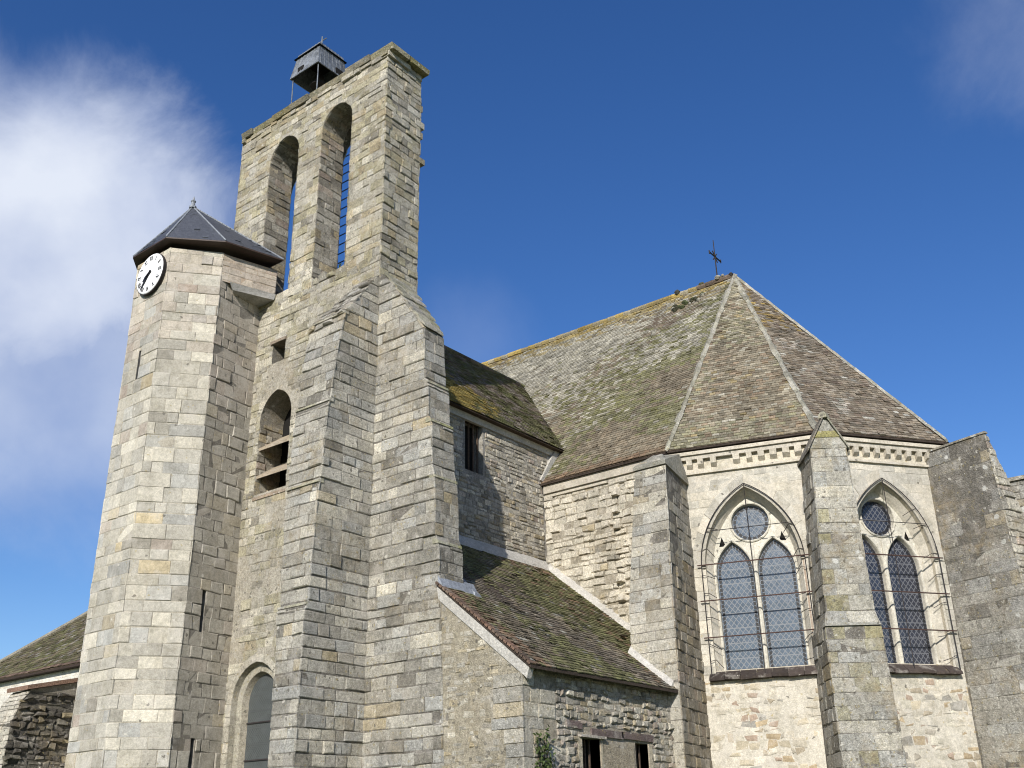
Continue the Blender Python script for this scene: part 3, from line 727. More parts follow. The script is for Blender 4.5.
# ================================================================ LEAN-TO CHAPEL
def chapel():
    m=MB(); XL=15.29; YF=11.75; sl=.8; zr=lambda y:4.45+(y-11.5)*sl-.06
    # left wall (normal -X), u=-(y) from y=13.8 to YF
    P=frame((XL,0,0),(0,-1,0),(-1,0,0))
    rk=lambda z: -(max(YF,11.5+(z-4.39)/sl))
    backing(m,P,0,zr(13.83),lambda z:-13.83,lambda z:max(-13.83,min(-YF,-(11.5+(z-4.39)/sl))) if z>zr(YF) else -YF,(),(.37,.33,.25),dz=.2)
    pr=pal([(CREAM,1.2),(PALE,4),(OCH,3),(GREY,3),(DK,1)],.7,1.1)
    stones(m,P,ROWS_S,0,6.0,K(-13.78),lambda z:(-(11.5+(z-4.39)/sl)-.15) if z>zr(YF)-.1 else -YF-.55,w=(.08,.25),p=(.0,.018),jit=.02,gap=.03,pf=pr,skip=lambda u,z:random.random()<.45,ext=(0,0),minh=.04)
    q=random.Random(4)
    for (a,b) in ROWS_A:   # quoins
        if b<4.45: 
            l=q.uniform(.35,.75); st=[(-YF-l,a+.01),(-YF+.015,a+.01),(-YF+.015,b-.01),(-YF-l,b-.01)]
            m.loft([[P(u,z,-.01) for u,z in st],[P(u,z,.02) for u,z in st]],P_GREY((15,12,a)))
    F=frame((0,YF,0),(1,0,0),(0,-1,0))
    w1=rect(17.08,17.72,2.3,3.31); w2=rect(19.03,19.52,2.3,3.30)
    backing(m,F,0,4.55,K(XL),K(21.6),[w1,w2],(.36,.32,.25))
    stones(m,F,ROWS_A,0,4.42,K(XL),K(16.9),(),w=(.25,.55),p=(.004,.025),pf=pal([(GREY,4),(OCH,1),(PALE,3)]),skip=lambda u,z:u>16.2+.5*math.sin(z*7),ext=(.018,0))
    stones(m,F,ROWS_S,0,4.42,K(16.3),K(21.6),[rect(16.95,19.70,2.2,3.48)],w=(.09,.26),p=(.01,.06),jit=.025,gap=.02,pf=P_RUB,ext=(0,0),minh=.05)
    sm=[rect(17.0,17.8,2.2,3.36),rect(18.95,19.6,2.2,3.36)]
    for (a,b) in ((17.80,18.95),): 
        st=[(a,2.2),(b,2.2),(b,3.26),(a,3.26)]; m.loft([[F(u,z,-.01) for u,z in st],[F(u,z,.02) for u,z in st]],(.37,.32,.24))
    for (a,b) in ((19.52,19.66),(17.72,17.79),(16.95,17.08)):
        st=[(a,2.2),(b,2.2),(b,3.30),(a,3.30)]; m.loft([[F(u,z,-.28) for u,z in st],[F(u,z,.03) for u,z in st]],(.50,.44,.33))
    for a,b,z0 in ((17.42,18.55,3.36),(18.5,19.72,3.36),(16.6,17.1,3.47)):
        st=[(a,z0),(b,z0-.02),(b,z0+.12),(a,z0+.13)]; m.loft([[F(u,z,-.2) for u,z in st],[F(u,z,.04) for u,z in st]],(.17,.13,.12))
    st=[(16.98,3.31),(17.86,3.30),(17.86,3.35),(16.98,3.36)]; m.loft([[F(u,z,-.2) for u,z in st],[F(u,z,.09) for u,z in st]],(.46,.42,.36))
    for h in (w1,w2): reveal(m,F,h,.3,(.42,.38,.3))
    m.box((XL+.3,YF+.3,0),(22,16.2,4.2),MO_D)
    wl=m.build('side_chapel_wall',STONE,church,'low rubble walls of the lean-to chapel in the corner below the choir')
    for h in (w1,w2): d=MB(); d.box((h.uc-h.w-.02,YF+.285,2.2),(h.uc+h.w+.02,YF+.298,3.4)); d.build('dark_opening',DARK,wl)
    for h in (w1,w2):
        b=MB()
        for k in range(3):
            u=h.uc-h.w+(k+1)*h.w*2/4; b.box((u-.018,YF+.13,2.3),(u+.018,YF+.16,h.hi))
        b.build('window_bars',WOOD,wl)
    # roof
    r=MB(); S=Vector((0,1,sl)); Ls=math.hypot(1,sl); H_=(16.28-11.5)*Ls
    T=roofplane((0,11.5,4.45),(1,0,0),S); yy=lambda s:11.5+s/Ls
    Lf=lambda s:15.22 if yy(s)<13.80 else 16.2; Rg=lambda s:20.58 if yy(s)<12.6 else 22.42
    def cf(u,s,p):
        band=abs((u-16.2)-(3.9-s*.95))/1.0   # purplish bare diagonal band
        g=moss(p,.7,3); c=cmix(BR,TG,U(0,.35))
        if g+U(-.35,.35)>.30 and band>.55: c=cmix(GRN,BR,U(0,.4)); 
        if band<.9 and random.random()<.8-band*.5: c=cmix((.15,.11,.10),TG,U(0,.4))
        if u<15.8 and random.random()<.5: c=RD
        if u>20 and random.random()<.15: c=RD
        c=cmix(c,(.24,.22,.12),.25)
        if random.random()<.03: c=TG
        return cmul(c,U(.6,1.3))
    tiles(r,T,H_,Lf,Rg,colf=cf,expo=.105,w=.165)
    for (xa,xb,ya,yb) in ((15.22,20.58,11.5,12.6),(15.22,22.42,12.6,13.8),(16.2,22.42,13.8,16.28)):
        z=lambda y:4.45+(y-11.5)*sl-.012
        r.hexa([(xa,ya,z(ya)-.05),(xb,ya,z(ya)-.05),(xb,yb,z(yb)-.05),(xa,yb,z(yb)-.05)],[(xa,ya,z(ya)),(xb,ya,z(ya)),(xb,yb,z(yb)),(xa,yb,z(yb))],(.06,.045,.035))
    # tile course along the left verge
    s=.0
    while s<2.25*Ls:
        a=T(15.20,s,-.01);b=T(15.20,s+.1,.015)
        r.hexa([T(15.19,s,-.025),T(15.34,s,-.025),T(15.34,s+.09,-.02),T(15.19,s+.09,-.02)],[T(15.19,s,.018),T(15.34,s,.018),T(15.34,s+.10,.02),T(15.19,s+.10,.02)],cmul(cmix(RD,BR,U(0,.9)),U(.5,1.15))); s+=.115
    r.build('side_chapel_roof',TILE,church,'green mossy lean-to roof in the corner between tower and choir')
    f=MB()   # mortar fillet under the verge and along the walls
    f.hexa([(XL-.03,11.62,4.22),(XL+.1,11.62,4.22),(XL+.1,13.80,5.96),(XL-.03,13.80,5.96)],[(XL-.05,11.55,4.40),(XL+.1,11.55,4.40),(XL+.1,13.82,6.22),(XL-.05,13.82,6.22)])
    f.build('mortar_fillet',MORT,wl); f=MB(); f.hexa([(16.2,16.12,8.16),(22.4,16.12,8.16),(22.4,16.3,8.28),(16.2,16.3,8.28)],[(16.2,16.16,8.25),(22.4,16.16,8.25),(22.4,16.3,8.48),(16.2,16.3,8.48)])
    za=lambda y:4.45+(y-11.5)*sl
    f.build('mortar_fillet',MORT,wl); f=MB(); f.hexa([(22.26,12.6,za(12.6)),(22.46,12.6,za(12.6)),(22.46,16.2,za(16.2)),(22.26,16.2,za(16.2))],[(22.30,12.6,za(12.6)+.06),(22.46,12.6,za(12.6)+.22),(22.46,16.2,za(16.2)+.22),(22.30,16.2,za(16.2)+.06)])
    f.build('mortar_fillet',MORT,wl); f=MB(); f.hexa([(20.44,11.6,za(11.6)),(20.62,11.6,za(11.6)),(20.62,12.66,za(12.66)),(20.44,12.66,za(12.66))],[(20.48,11.6,za(11.6)+.05),(20.62,11.6,za(11.6)+.2),(20.62,12.66,za(12.66)+.2),(20.48,12.66,za(12.66)+.05)])
    f.build('mortar_fillet',MORT,wl)
    l=MB(); l.hexa([(15.24,13.62,6.13),(16.35,13.62,6.13),(16.35,13.80,6.27),(15.24,13.80,6.27)],[(15.24,13.64,6.17),(16.35,13.64,6.17),(16.35,13.80,6.45),(15.24,13.80,6.45)])
    l.hexa([(16.18,13.62,6.14),(16.42,13.62,6.14),(16.42,14.4,6.78),(16.18,14.4,6.78)],[(16.2,13.62,6.22),(16.36,13.62,6.2),(16.36,14.4,6.9),(16.2,14.4,6.95)])
    l.build('lead_flashing',LEAD,wl)
chapel()
# ================================================================ CHOIR AND APSE
AX,AY,RW,RE=28.35,12.2,5.87,6.1
def cor(k,r=RW): a=R(180+36*k); return Vector((AX+r*math.cos(a),AY+r*math.sin(a),0))
ZTOP=10.55
def strings():
    pass
def choir():
    m=MB(); XC=22.45
    P=frame((XC,0,0),(0,-1,0),(-1,0,0))
    backing(m,P,0,ZTOP+.1,K(-23),K(-AY),(),(.37,.33,.26))
    stones(m,P,ROWS_R,4,10.35,K(-16.3),K(-13.0),w=(.14,.42),p=(.012,.075),jit=.028,gap=.026,pf=P_CHOIR,ext=(0,0),skip=lambda u,z:random.random()<.06)
    stones(m,P,ROWS_A,4,10.35,K(-13.0),K(-12.2),w=(.3,.6),p=(.0,.02),jit=.01,pf=P_CHOIR,ext=(0,0))
    # toothing stones standing proud
    z=6.2; q=random.Random(8)
    while z<10.1:
        h=q.uniform(.2,.3); d=q.uniform(.10,.22)
        m.hexa([P(-14.05+q.uniform(-.06,.06),z,-.02),P(-13.80,z,-.02),P(-13.80,z+h*.8,-.02),P(-14.1,z+h*.8,-.02)],[P(-14.0,z+.02,d),P(-13.84,z+.02,d),P(-13.86,z+h*.7,d*.8),P(-14.0,z+h*.7,d*.8)],P_CHOIR((22,14,z))); z+=h+q.uniform(.12,.3)
    m.quad((XC,23,0),(XC,35,0),(XC,35,ZTOP),(XC,23,ZTOP),MO_C)
    N_=34.25
    m.quad((N_,AY,0),(N_,35,0),(N_,35,ZTOP),(N_,AY,ZTOP),MO_C)
    m.quad((XC,35,0),(N_,35,0),(N_,35,ZTOP),(XC,35,ZTOP),MO_C); m.add([(XC,35,ZTOP),(N_,35,ZTOP),(AX,35,18.3)],((0,1,2),),MO_C)
    m.build('choir_wall',STONE,church,'pale rubble wall of the choir above the lean-to roof')
    # moulding under choir eave
    c=MB(); c.box((22.32,12.4,10.36),(22.5,16.25,10.60),(.46,.42,.35)); c.box((22.38,12.4,10.26),(22.5,16.25,10.355),(.50,.46,.38)); c.build('cornice',CLEAN,church)
choir()
def apse():
    wins=[None]*5
    for k in range(5):
        a,b=cor(k),cor(k+1); L_=(b-a).length; mid=(a+b)/2; d=(b-a).normalized(); n=Vector((mid.x-AX,mid.y-AY,0)).normalized()
        P=frame(mid,d,n); h=L_/2; m=MB()
        vis=k<2
        uc=-.06 if k==0 else (-.16 if k==1 else 0)
        O=Hole(uc,1.15,5.0,7.55,1.95); OB=Hole(uc,1.18,5.0,7.55,2.0)
        backing(m,P,0,ZTOP,K(-h),K(h),[O] if k<4 else [O],MO_C if k<2 else MO_P)
        if vis:
            big=Hole(uc,1.45,4.9,7.6,2.2)
            stones(m,P,ROWS_A,5.0,10.0,K(-h),K(h),[big],w=(.3,.7),p=(.0,.010),jit=.006,gap=.008,bev=.006,pf=P_APSE,ext=(0,0),skip=lambda u,z:nz3(u,k*3,z,.8)>(.35 if k==0 else -.05))
            voussoirs(m,P,O,.26,6,d=(.008,.022),pf=P_APSE,back=.01,legs=2.5,off0=.06)
            stones(m,P,ROWS_R,0,4.85,K(-h),K(h),(),w=(.1,.34),p=(.0,.022),jit=.045,gap=.05,bev=.03,pf=P_APSEL,ext=(0,0),minh=.05,skip=lambda u,z:(nz3(u,5+k*3,z,.9)>.32) or random.random()<.22)
            # hood moulding
            O2=Hole(uc,1.15,5.0,7.55,1.95)
            inn=O2.outline(12,0,legs=False); ou=O2.outline(12,.09,legs=False)
            for i in range(len(inn)-1):
                q=[inn[i],inn[i+1],ou[i+1],ou[i]]
                m.loft([[P(x,z,-.01) for x,z in q],[P(x,z,.055) for x,z in q]],(.40,.37,.31))
        reveal(m,P,O,.10,(.54,.48,.37)); 
        O3=Hole(uc,1.09,5.0,7.55,1.89)
        i1=O.outline(12); 
        # splay to the tracery in two orders
        reveal(m,P,Hole(uc,1.15,5.0,7.55,1.95),.14,(.56,.52,.44),splay=.09,d0=-.10)
        reveal(m,P,Hole(uc,1.06,5.0,7.55,1.86),.12,(.58,.54,.46),splay=.06,d0=-.24)
        wl=m.build('apse_wall',CLEAN,church,['cream apse wall with the left hand traceried window','cream apse wall with the right hand traceried window'][k] if vis else None)
        if k>3: pass
        # tracery
        t=MB(); LW=.45; z0=5.08
        la=Hole(uc-.505,LW,z0,7.42,.80); lb=Hole(uc+.505,LW,z0,7.42,.80); oc=circ(uc,8.68,.46)
        hs_=[la,lb,oc]
        IN=Hole(uc,1.03,5.0,7.55,1.83); D=-.34
        tr1=Hole(uc-.74,.085,8.13,8.13,.24,'tri'); tr1.hi=8.37; tr2=Hole(uc+.74,.085,8.13,8.13,.24,'tri'); tr2.hi=8.37
        HL=hs_+[tr1,tr2]
        backing(t,P,5.0,IN.hi,lambda z:IN.at(z)[0],lambda z:IN.at(z)[1],HL,(.60,.57,.49),d=D,dz=.3,extra=[7.55+1.83*math.sin(i/12*1.57) for i in range(12)])
        for hh in hs_: reveal(t,P,hh,.12,(.55,.52,.45),splay=.01,d0=D)
        # roll mouldings round lights
        for hh in hs_:
            o=hh.outline(10,.03,legs=(hh is not oc)); pts=[P(u,z,D+.015) for u,z in o]
            if hh is oc: pts.append(pts[0])
            t.tube(pts,.028,(.60,.57,.49),6)
        t.tube([P(uc,5.05,D+.03),P(uc,8.1,D+.03)],.032,(.60,.57,.49),8)
        win=t.build('window_tracery',CLEAN,church,['cream stone tracery of the left hand apse window','cream stone tracery of the right hand apse window'][k] if vis else None)
        for hh in hs_: g=MB(); pane(g,P,hh,D-.10); g.build('leaded_pane',GLASS if k==0 else GLASSD,win)
        for q in (tr1,tr2): dk=MB(); dk.add([P(q.uc-.1,8.1,D-.06),P(q.uc+.1,8.1,D-.06),P(q.uc+.1,8.4,D-.06),P(q.uc-.1,8.4,D-.06)],((0,1,2,3),)); dk.build('dark_spandrel',DARK,win)
        # dark lead border of the lights
        for hh in hs_:
            bd=MB(); o=hh.outline(10,-.03); i2=hh.outline(10,-.095); mm=len(o)
            if hh is not oc: 
                o[0]=(o[0][0],z0+.02);o[-1]=(o[-1][0],z0+.02); i2[0]=(i2[0][0],z0+.07); i2[-1]=(i2[-1][0],z0+.07)
            for i in range(mm):
                j=(i+1)%mm
                a_,b_=Vector(o[i]),Vector(o[j]); c_,d_=Vector(i2[i]),Vector(i2[j]); nn=max(1,int((b_-a_).length/.10))
                for s_ in range(nn):
                    if s_%2==1 : pass
                    p0=a_.lerp(b_,(s_+.12)/nn);p1=a_.lerp(b_,(s_+.88)/nn);p2=c_.lerp(d_,(s_+.88)/nn);p3=c_.lerp(d_,(s_+.12)/nn)
                    bd.quad(P(*p0,D-.094),P(*p1,D-.094),P(*p2,D-.094),P(*p3,D-.094))
            bd.build('lead_border',BLACK,win)
        if vis:
            for z in (7.60,6.72,5.84):
                br=MB()
                q=[(uc-1.34,z),(uc+1.34,z+.0),(uc+1.34,z+.024),(uc-1.34,z+.024)]
                br.loft([[P(u,zz,.085) for u,zz in q],[P(u,zz,.115) for u,zz in q]]); br.build('iron_bar',RUST,win)
            gr=MB(); o=Hole(uc,1.24,4.9,7.55,2.02).outline(12); gr.tube([P(u,z,.10) for u,z in o],.012)
            gr.tube([P(uc,4.95,.10),P(uc,9.57,.10)],.010)
            for z in (8.45,): gr.tube([P(uc-1.05,z,.1),P(uc+1.05,z,.1)],.010)
            # stays and loose wires of the old protective grille
            rq=random.Random(k+2)
            for s_ in(-1,1):
                z=5.3
                while z<8.9:
                    a0=Hole(uc,1.24,4.9,7.55,2.02).at(z); u0=a0[0] if s_<0 else a0[1]
                    gr.tube([P(u0,z,.10),P(u0-s_*.13,z+rq.uniform(-.08,.04),.04),P(u0-s_*.28,z-rq.uniform(.02,.16),-.1)],.008); z+=rq.uniform(.4,.7)
            gr.build('protective_grille',IRON,win)
        s=MB(); zf=4.90
        for i in range(7):
            u0=uc-1.30+i*2.55/7; u1=u0+2.55/7-.01; e=.02*math.sin(i*2.1)
            q0=[P(u0,zf-.06+e*.3,.0),P(u1,zf-.06,.0),P(u1,zf-.05,.17),P(u0,zf-.05+e,.17)]
            q1=[P(u0,zf+.17,-.05),P(u1,zf+.17,-.05),P(u1,zf+.01,.16+e),P(u0,zf+.01,.16)]
            s.loft([q0,q1],cmul((.055,.043,.038),U(.6,1.5)))
        s.build('sill',CLEAN,win); s=MB(); q=[P(uc-1.15,5.09,-.05),P(uc+1.15,5.09,-.05),P(uc+1.15,5.12,-.40),P(uc-1.15,5.12,-.40)]; 
        s.loft([[v-Vector((0,0,.15)) for v in q],q],(.50,.45,.37))
        s.build('inner_sill',CLEAN,win)
        # cornice with corbels
        c=MB(); f=lambda r: h*r/RW
        def band(z0,z1,r,col):
            c.loft([[cor(k,r0)+Vector((0,0,z_)),cor(k+1,r0)+Vector((0,0,z_))][::1]+[cor(k+1,RW-.05)+Vector((0,0,z_)),cor(k,RW-.05)+Vector((0,0,z_))] for z_,r0 in ((z0,r),(z1,r))],col)
        cc=(.56,.51,.42)
        band(10.47,10.56,RW+.19,cc); band(10.36,10.465,RW+.13,(.50,.46,.39)); band(9.98,10.035,RW+.075,cc); band(10.04,10.355,RW+.006,(.58,.53,.43))
        if k<3:
            ncb=12
            for i in range(ncb):
                u=-h+ (i+.5)*2*h/ncb+U(-.02,.02); ww=U(.062,.085)
                if random.random()<.08: continue
                c.hexa([P(u-ww,10.11+U(0,.03),.0),P(u+ww,10.12,.0),P(u+ww,10.22,.12),P(u-ww,10.20+U(0,.03),.13)][::1],[P(u-ww,10.355,.0),P(u+ww,10.355,.0),P(u+ww,10.355,.15),P(u-ww,10.355,.15)],random.choice([cc,cc,(.52,.47,.38),(.50,.38,.26) if i==5 and k==0 else cc]))
        c.build('cornice',CLEAN,church)
apse()
# ---------------------------------------------------------------- main roof
def main_roof():
    ze=10.67; AP=Vector((AX,12.45,18.62))
    def cf_s(u,s,p):   # choir slope: grey lichen high up, green middle, brown low
        y=p.y; t=s/10.0
        g=moss(p,.55,1)+.15*nz3(p.x,p.y,p.z,2.2)
        c=cmix(BR,TG,U(.1,.5))
        grey=(.5*t+ .12*(y-14)*.5)+.35*(g-.5)+.20
        if grey+U(-.22,.22)>.62: c=cmix(TG,WHT,U(.1,.85))
        elif g+U(-.3,.3)-abs(t-.5)*.8>.22: c=cmix(GRN,TG,U(0,.55))
        if t>.955 and random.random()<.8: c=cmix(YEL,TG,U(0,.5))
        elif t>.9 and random.random()<.4: c=cmix(YEL,TG,.5)
        if t<.02: c=cmix(RD,BR,U(0,1))
        if random.random()<.012: c=cmix(WHT,TG,.4)
        c=cmix(c,(.22,.19,.11),.3)
        return cmul(c,U(.68,1.22))
    def cf_a(u,s,p):
        t=s/10; c=cmix(BR,TG,U(.0,.6)); g=moss(p,.6,9)
        if random.random()<.22: c=cmix(RD,BR,U(0,.7))
        if g+U(-.3,.3)>.72: c=cmix(GRN,TG,U(.2,.8))
        if t>.55 and random.random()<.5: c=cmix(TG,YEL,U(0,.4))
        if random.random()<.06: c=cmix(WHT,TG,U(0,.7))
        if random.random()<.05: c=cmix(YEL,BR,U(.3,.8))
        c=cmix(c,(.27,.24,.165),.5)
        return cmul(c,U(.6,1.3))
    def cf_d(u,s,p):
        c=cmix((.22,.175,.125),TG,U(0,.4)); 
        if random.random()<.25: c=cmix(BR,TG,U(0,.6))
        g=moss(p,.7,21)
        if g>.72 and random.random()<.6: c=cmix(TG,PINK,U(0,.5))
        if random.random()<.03: c=cmix(WHT,TG,U(0,.7))
        if s/10>.6 and random.random()<.35: c=cmix(YEL,BR,U(.2,.9))
        return cmul(c,U(.6,1.3))
    r=MB()
    e0=cor(0,RE); e0.z=ze
    # south slope
    S=Vector((AX-22.25,0,18.6-ze)); H_=S.length
    T=roofplane((22.25,0,ze),(0,-1,0),S)
    far=-35.3
    def L_(s):
        x=22.25+6.1*s/H_
        # valley with the transept roof : transept roof z at y -> y where equal z
        z=ze+(18.6-ze)*s/H_
        if z<11.85: return -16.3
        if z<16.0: return -(16.05+(z-11.85)*(3.85/4.15))-.02
        return -27.0
    tiles(r,T,H_,L_,lambda s:-(AY+(12.45-AY)*s/H_),colf=cf_s,expo=.115,w=.175)
    r.quad((22.25,far*-1,ze-.02),(22.25,AY,ze-.02),(AX,12.45,18.58),(AX,35.3,18.58),(.12,.09,.065))
    r.quad((34.45,35.3,ze-.02),(34.45,AY,ze-.02),(AX,12.45,18.58),(AX,35.3,18.58),(.12,.09,.065))
    cfs=[cf_a,cf_d,cf_d,cf_d,cf_d]
    for k in range(5):
        a,b=cor(k,RE),cor(k+1,RE); a.z=b.z=ze; U_=(b-a); w_=U_.length; U_.normalize(); f=(AP-a)-U_*((AP-a).dot(U_)); HH=f.length; au=(AP-a).dot(U_)
        T=roofplane(a,U_,f)
        r.add([a-Vector((0,0,.02)),b-Vector((0,0,.02)),AP-Vector((0,0,.03))],((0,1,2),),(.12,.09,.065))
        if k<3: tiles(r,T,HH,lambda s:au*s/HH,lambda s:w_+(au-w_)*s/HH,colf=cfs[k],expo=.115,w=.175)
    # eave underside
    for k in range(5):
        a,b,c,d=cor(k,RE),cor(k+1,RE),cor(k+1,RW-.1),cor(k,RW-.1)
        lo=[v+Vector((0,0,ze-.075)) for v in (a,b,c,d)]; hi=[v+Vector((0,0,ze-.03)) for v in (a,b,c,d)]
        r.loft([lo,hi],(.05,.038,.03))
    r.box((22.25,12.25,ze-.075),(22.6,16.3,ze-.03),(.05,.038,.03))
    rf=r.build('choir_roof',TILE,church,'steep weathered tile roof of the choir rising to a point over the apse')
    # hips in mortar
    for k in range(6):
        a=cor(k,RE); a.z=ze+.03; hm=MB(); d=(AP-a); n=int(d.length/.33); side=Vector((-d.y,d.x,0)).normalized()
        for i in range(n):
            p=a+d*(i/n)+side*U(-.02,.02); q=a+d*((i+U(.93,1.02))/n)+side*U(-.02,.02); w1=.085+U(-.025,.02); up=Vector((0,0,.085+U(-.01,.012)))
            hm.loft([[p-side*w1,p+up*.9,p+side*w1,p-Vector((0,0,.06))],[q-side*w1,q+up,q+side*w1,q-Vector((0,0,.06))]],cmul(cmix((.42,.40,.34),(.26,.26,.14),U(0,.3)),U(.7,1.15)))
        hm.build('hip_ridge',MORT if False else STONE,rf)
    rd=MB(); y=12.5
    while y<28:
        c=cmix(YEL,TG,U(.1,.8)) if y>13.8 else cmul(BR,.8)
        rd.tube([(AX,y,18.60+U(-.01,.02)),(AX,y+.34,18.63)],[.12,.105],cmul(c,U(.7,1.2)),8); y+=.33
    rd.tube([(AX,28,18.6),(AX,35.3,18.6)],.11,(.2,.15,.08),8)
    rd.build('ridge_tile',TILE,rf); rd=MB()
    for i in range(16):
        y=12.5+abs(random.gauss(0,1.3)); c=random.choice([WHT,(.05,.05,.04),(.08,.08,.04),TG,(.05,.045,.04)]); s=U(.04,.09)
        p=Vector((AX+U(-.15,.1),y,18.68+U(-.02,.06)))
        rd.loft([[p+Vector((s*math.cos(k*1.05)*q,s*1.3*math.sin(k*1.05)*q,zz*s)) for k in range(6)] for zz,q in ((-1,.5),(0,1),(.8,.5))],c)
    T=roofplane((22.25,0,ze),(0,-1,0),S)
    for i in range(22):
        u=-(13.4+U(0,1.1)); s=H_-.95+U(-.18,.18)+(u+14)*.25; p=T(u,s,.04); q=U(.04,.1)
        rd.loft([[p+Vector((q*math.cos(k*1.05)*v,q*1.2*math.sin(k*1.05)*v,zz*q)) for k in range(6)] for zz,v in ((-.8,.5),(0,1),(.7,.4))],random.choice([(.05,.05,.03),(.06,.07,.03),TG]))
    o=rd.build('ridge_moss',TILE,rf); o['kind']='stuff'
main_roof()
def roof_cross():
    x,y=AX,13.06; t=thing('roof_cross',(x,y,18.7),'wrought iron cross standing on the choir ridge near its point','cross')
    m=MB(); m.tube([(x,y,18.6),(x,y,20.25)],[.028,.015]); m.build('shaft',IRON,t)
    a=MB(); a.tube([(x-.40,y,19.60),(x+.42,y,19.58)],.026)
    for q in (-.4,.42): a.tube([(x+q,y,19.53),(x+q,y,19.66)],.022)
    a.tube([(x-.15,y,19.42),(x+.15,y,19.76)],.02); a.tube([(x-.15,y,19.76),(x+.15,y,19.42)],.02); a.tube([(x-.08,y,19.6),(x,y,19.68),(x+.08,y,19.6),(x,y,19.52),(x-.08,y,19.6)],.02); a.build('arms',IRON,t)
roof_cross()
# ---------------------------------------------------------------- apse buttresses
def apse_buttress(name,rad_ang,dfun,wl,wr,zs,label,pfF,pfS,matl,top=None,moF=MO_G):
    r=Vector((math.cos(R(rad_ang)),math.sin(R(rad_ang)),0)); t=Vector((-r.y,r.x,0)); C=Vector((AX,AY,0)); m=MB()
    base=RW-.25
    m.loft([[C+r*base+t*wl(z)+Vector((0,0,z)),C+r*dfun(z)+t*wl(z)+Vector((0,0,z)),C+r*dfun(z)+t*wr(z)+Vector((0,0,z)),C+r*base+t*wr(z)+Vector((0,0,z))] for z in zs],moF)
    z1=zs[-1]
    return m,r,t,C
def b2():
    # width grows downwards, gabled top
    wl=lin([(0,-.80),(5.7,-.70),(5.75,-.62),(9.9,-.42)]); wr=lin([(0,.58),(5.7,.50),(5.75,.44),(9.9,.40)])
    df=lin([(0,7.05),(5.7,6.98),(5.75,6.90),(9.95,6.85)])
    m,r,t,C=apse_buttress('buttress',216,df,wl,wr,[0,5.7,5.75,9.95],'',None,None,LICH)
    F=frame(C,t,r,df); stones(m,F,ROWS_T,0,9.9,wl,wr,w=(.3,.62),p=(.003,.018),jit=.008,gap=.01,pf=pal([(GREY,6),(BLUE,4),(PALE,2),((.33,.30,.17),1.6)],.85,1.1))
    # left side (normal -t): u along r
    Pb=lambda u,z,d=0: C+r*u+t*(wl(z)-d)+Vector((0,0,z))
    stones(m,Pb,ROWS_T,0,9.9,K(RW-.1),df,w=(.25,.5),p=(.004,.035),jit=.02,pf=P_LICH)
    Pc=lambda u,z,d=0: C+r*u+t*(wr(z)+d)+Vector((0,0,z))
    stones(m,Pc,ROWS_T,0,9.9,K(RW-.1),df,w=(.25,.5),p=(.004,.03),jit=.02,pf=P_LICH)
    # ledge at the set-off
    m.loft([[C+r*6.8+t*-.72+Vector((0,0,5.70)),C+r*7.03+t*-.72+Vector((0,0,5.70)),C+r*7.03+t*.52+Vector((0,0,5.70)),C+r*6.8+t*.52+Vector((0,0,5.70))],[C+r*6.8+t*-.70+Vector((0,0,5.80)),C+r*6.93+t*-.68+Vector((0,0,5.80)),C+r*6.93+t*.48+Vector((0,0,5.80)),C+r*6.8+t*.48+Vector((0,0,5.80))]],(.36,.35,.3))
    # gabled cap running back to the wall
    def pt(d,w_,z): return C+r*d+t*w_+Vector((0,0,z))
    g=(.36,.35,.30)
    a=[pt(6.87,-.45,9.9),pt(6.87,.43,9.9),pt(6.87,.0,10.70)]; b=[pt(5.75,-.45,9.9),pt(5.75,.43,9.9),pt(5.75,.0,10.70)]
    m.add(a+b,[(0,1,2),(3,5,4),(0,2,5,3),(1,4,5,2),(0,3,4,1)],g)
    zz=9.93; Fg=frame(C,t,r,K(6.872)); 
    stones(m,Fg,ROWS_R,9.93,10.65,lambda z:-.45+.45*(z-9.9)/.80,lambda z:.43-.43*(z-9.9)/.80,w=(.25,.6),p=(.004,.02),pf=pal([(GREY,6),(BLUE,3),((.36,.33,.12),2)]),ext=(0,0))
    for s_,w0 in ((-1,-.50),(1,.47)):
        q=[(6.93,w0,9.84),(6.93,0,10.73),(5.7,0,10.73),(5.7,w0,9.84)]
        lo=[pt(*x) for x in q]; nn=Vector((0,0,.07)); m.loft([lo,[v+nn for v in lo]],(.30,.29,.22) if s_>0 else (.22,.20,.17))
    p=pt(6.84,0,10.66); m.loft([[p+Vector((dx*q,dy*q,zv)) for dx,dy in ((-.09,-.09),(.09,-.09),(.09,.09),(-.09,.09))] for zv,q in ((0,1.2),(.08,1.1),(.15,.7),(.19,.2))],(.40,.38,.28))
    m.build('buttress',LICH,church,'gabled buttress between the two apse windows')
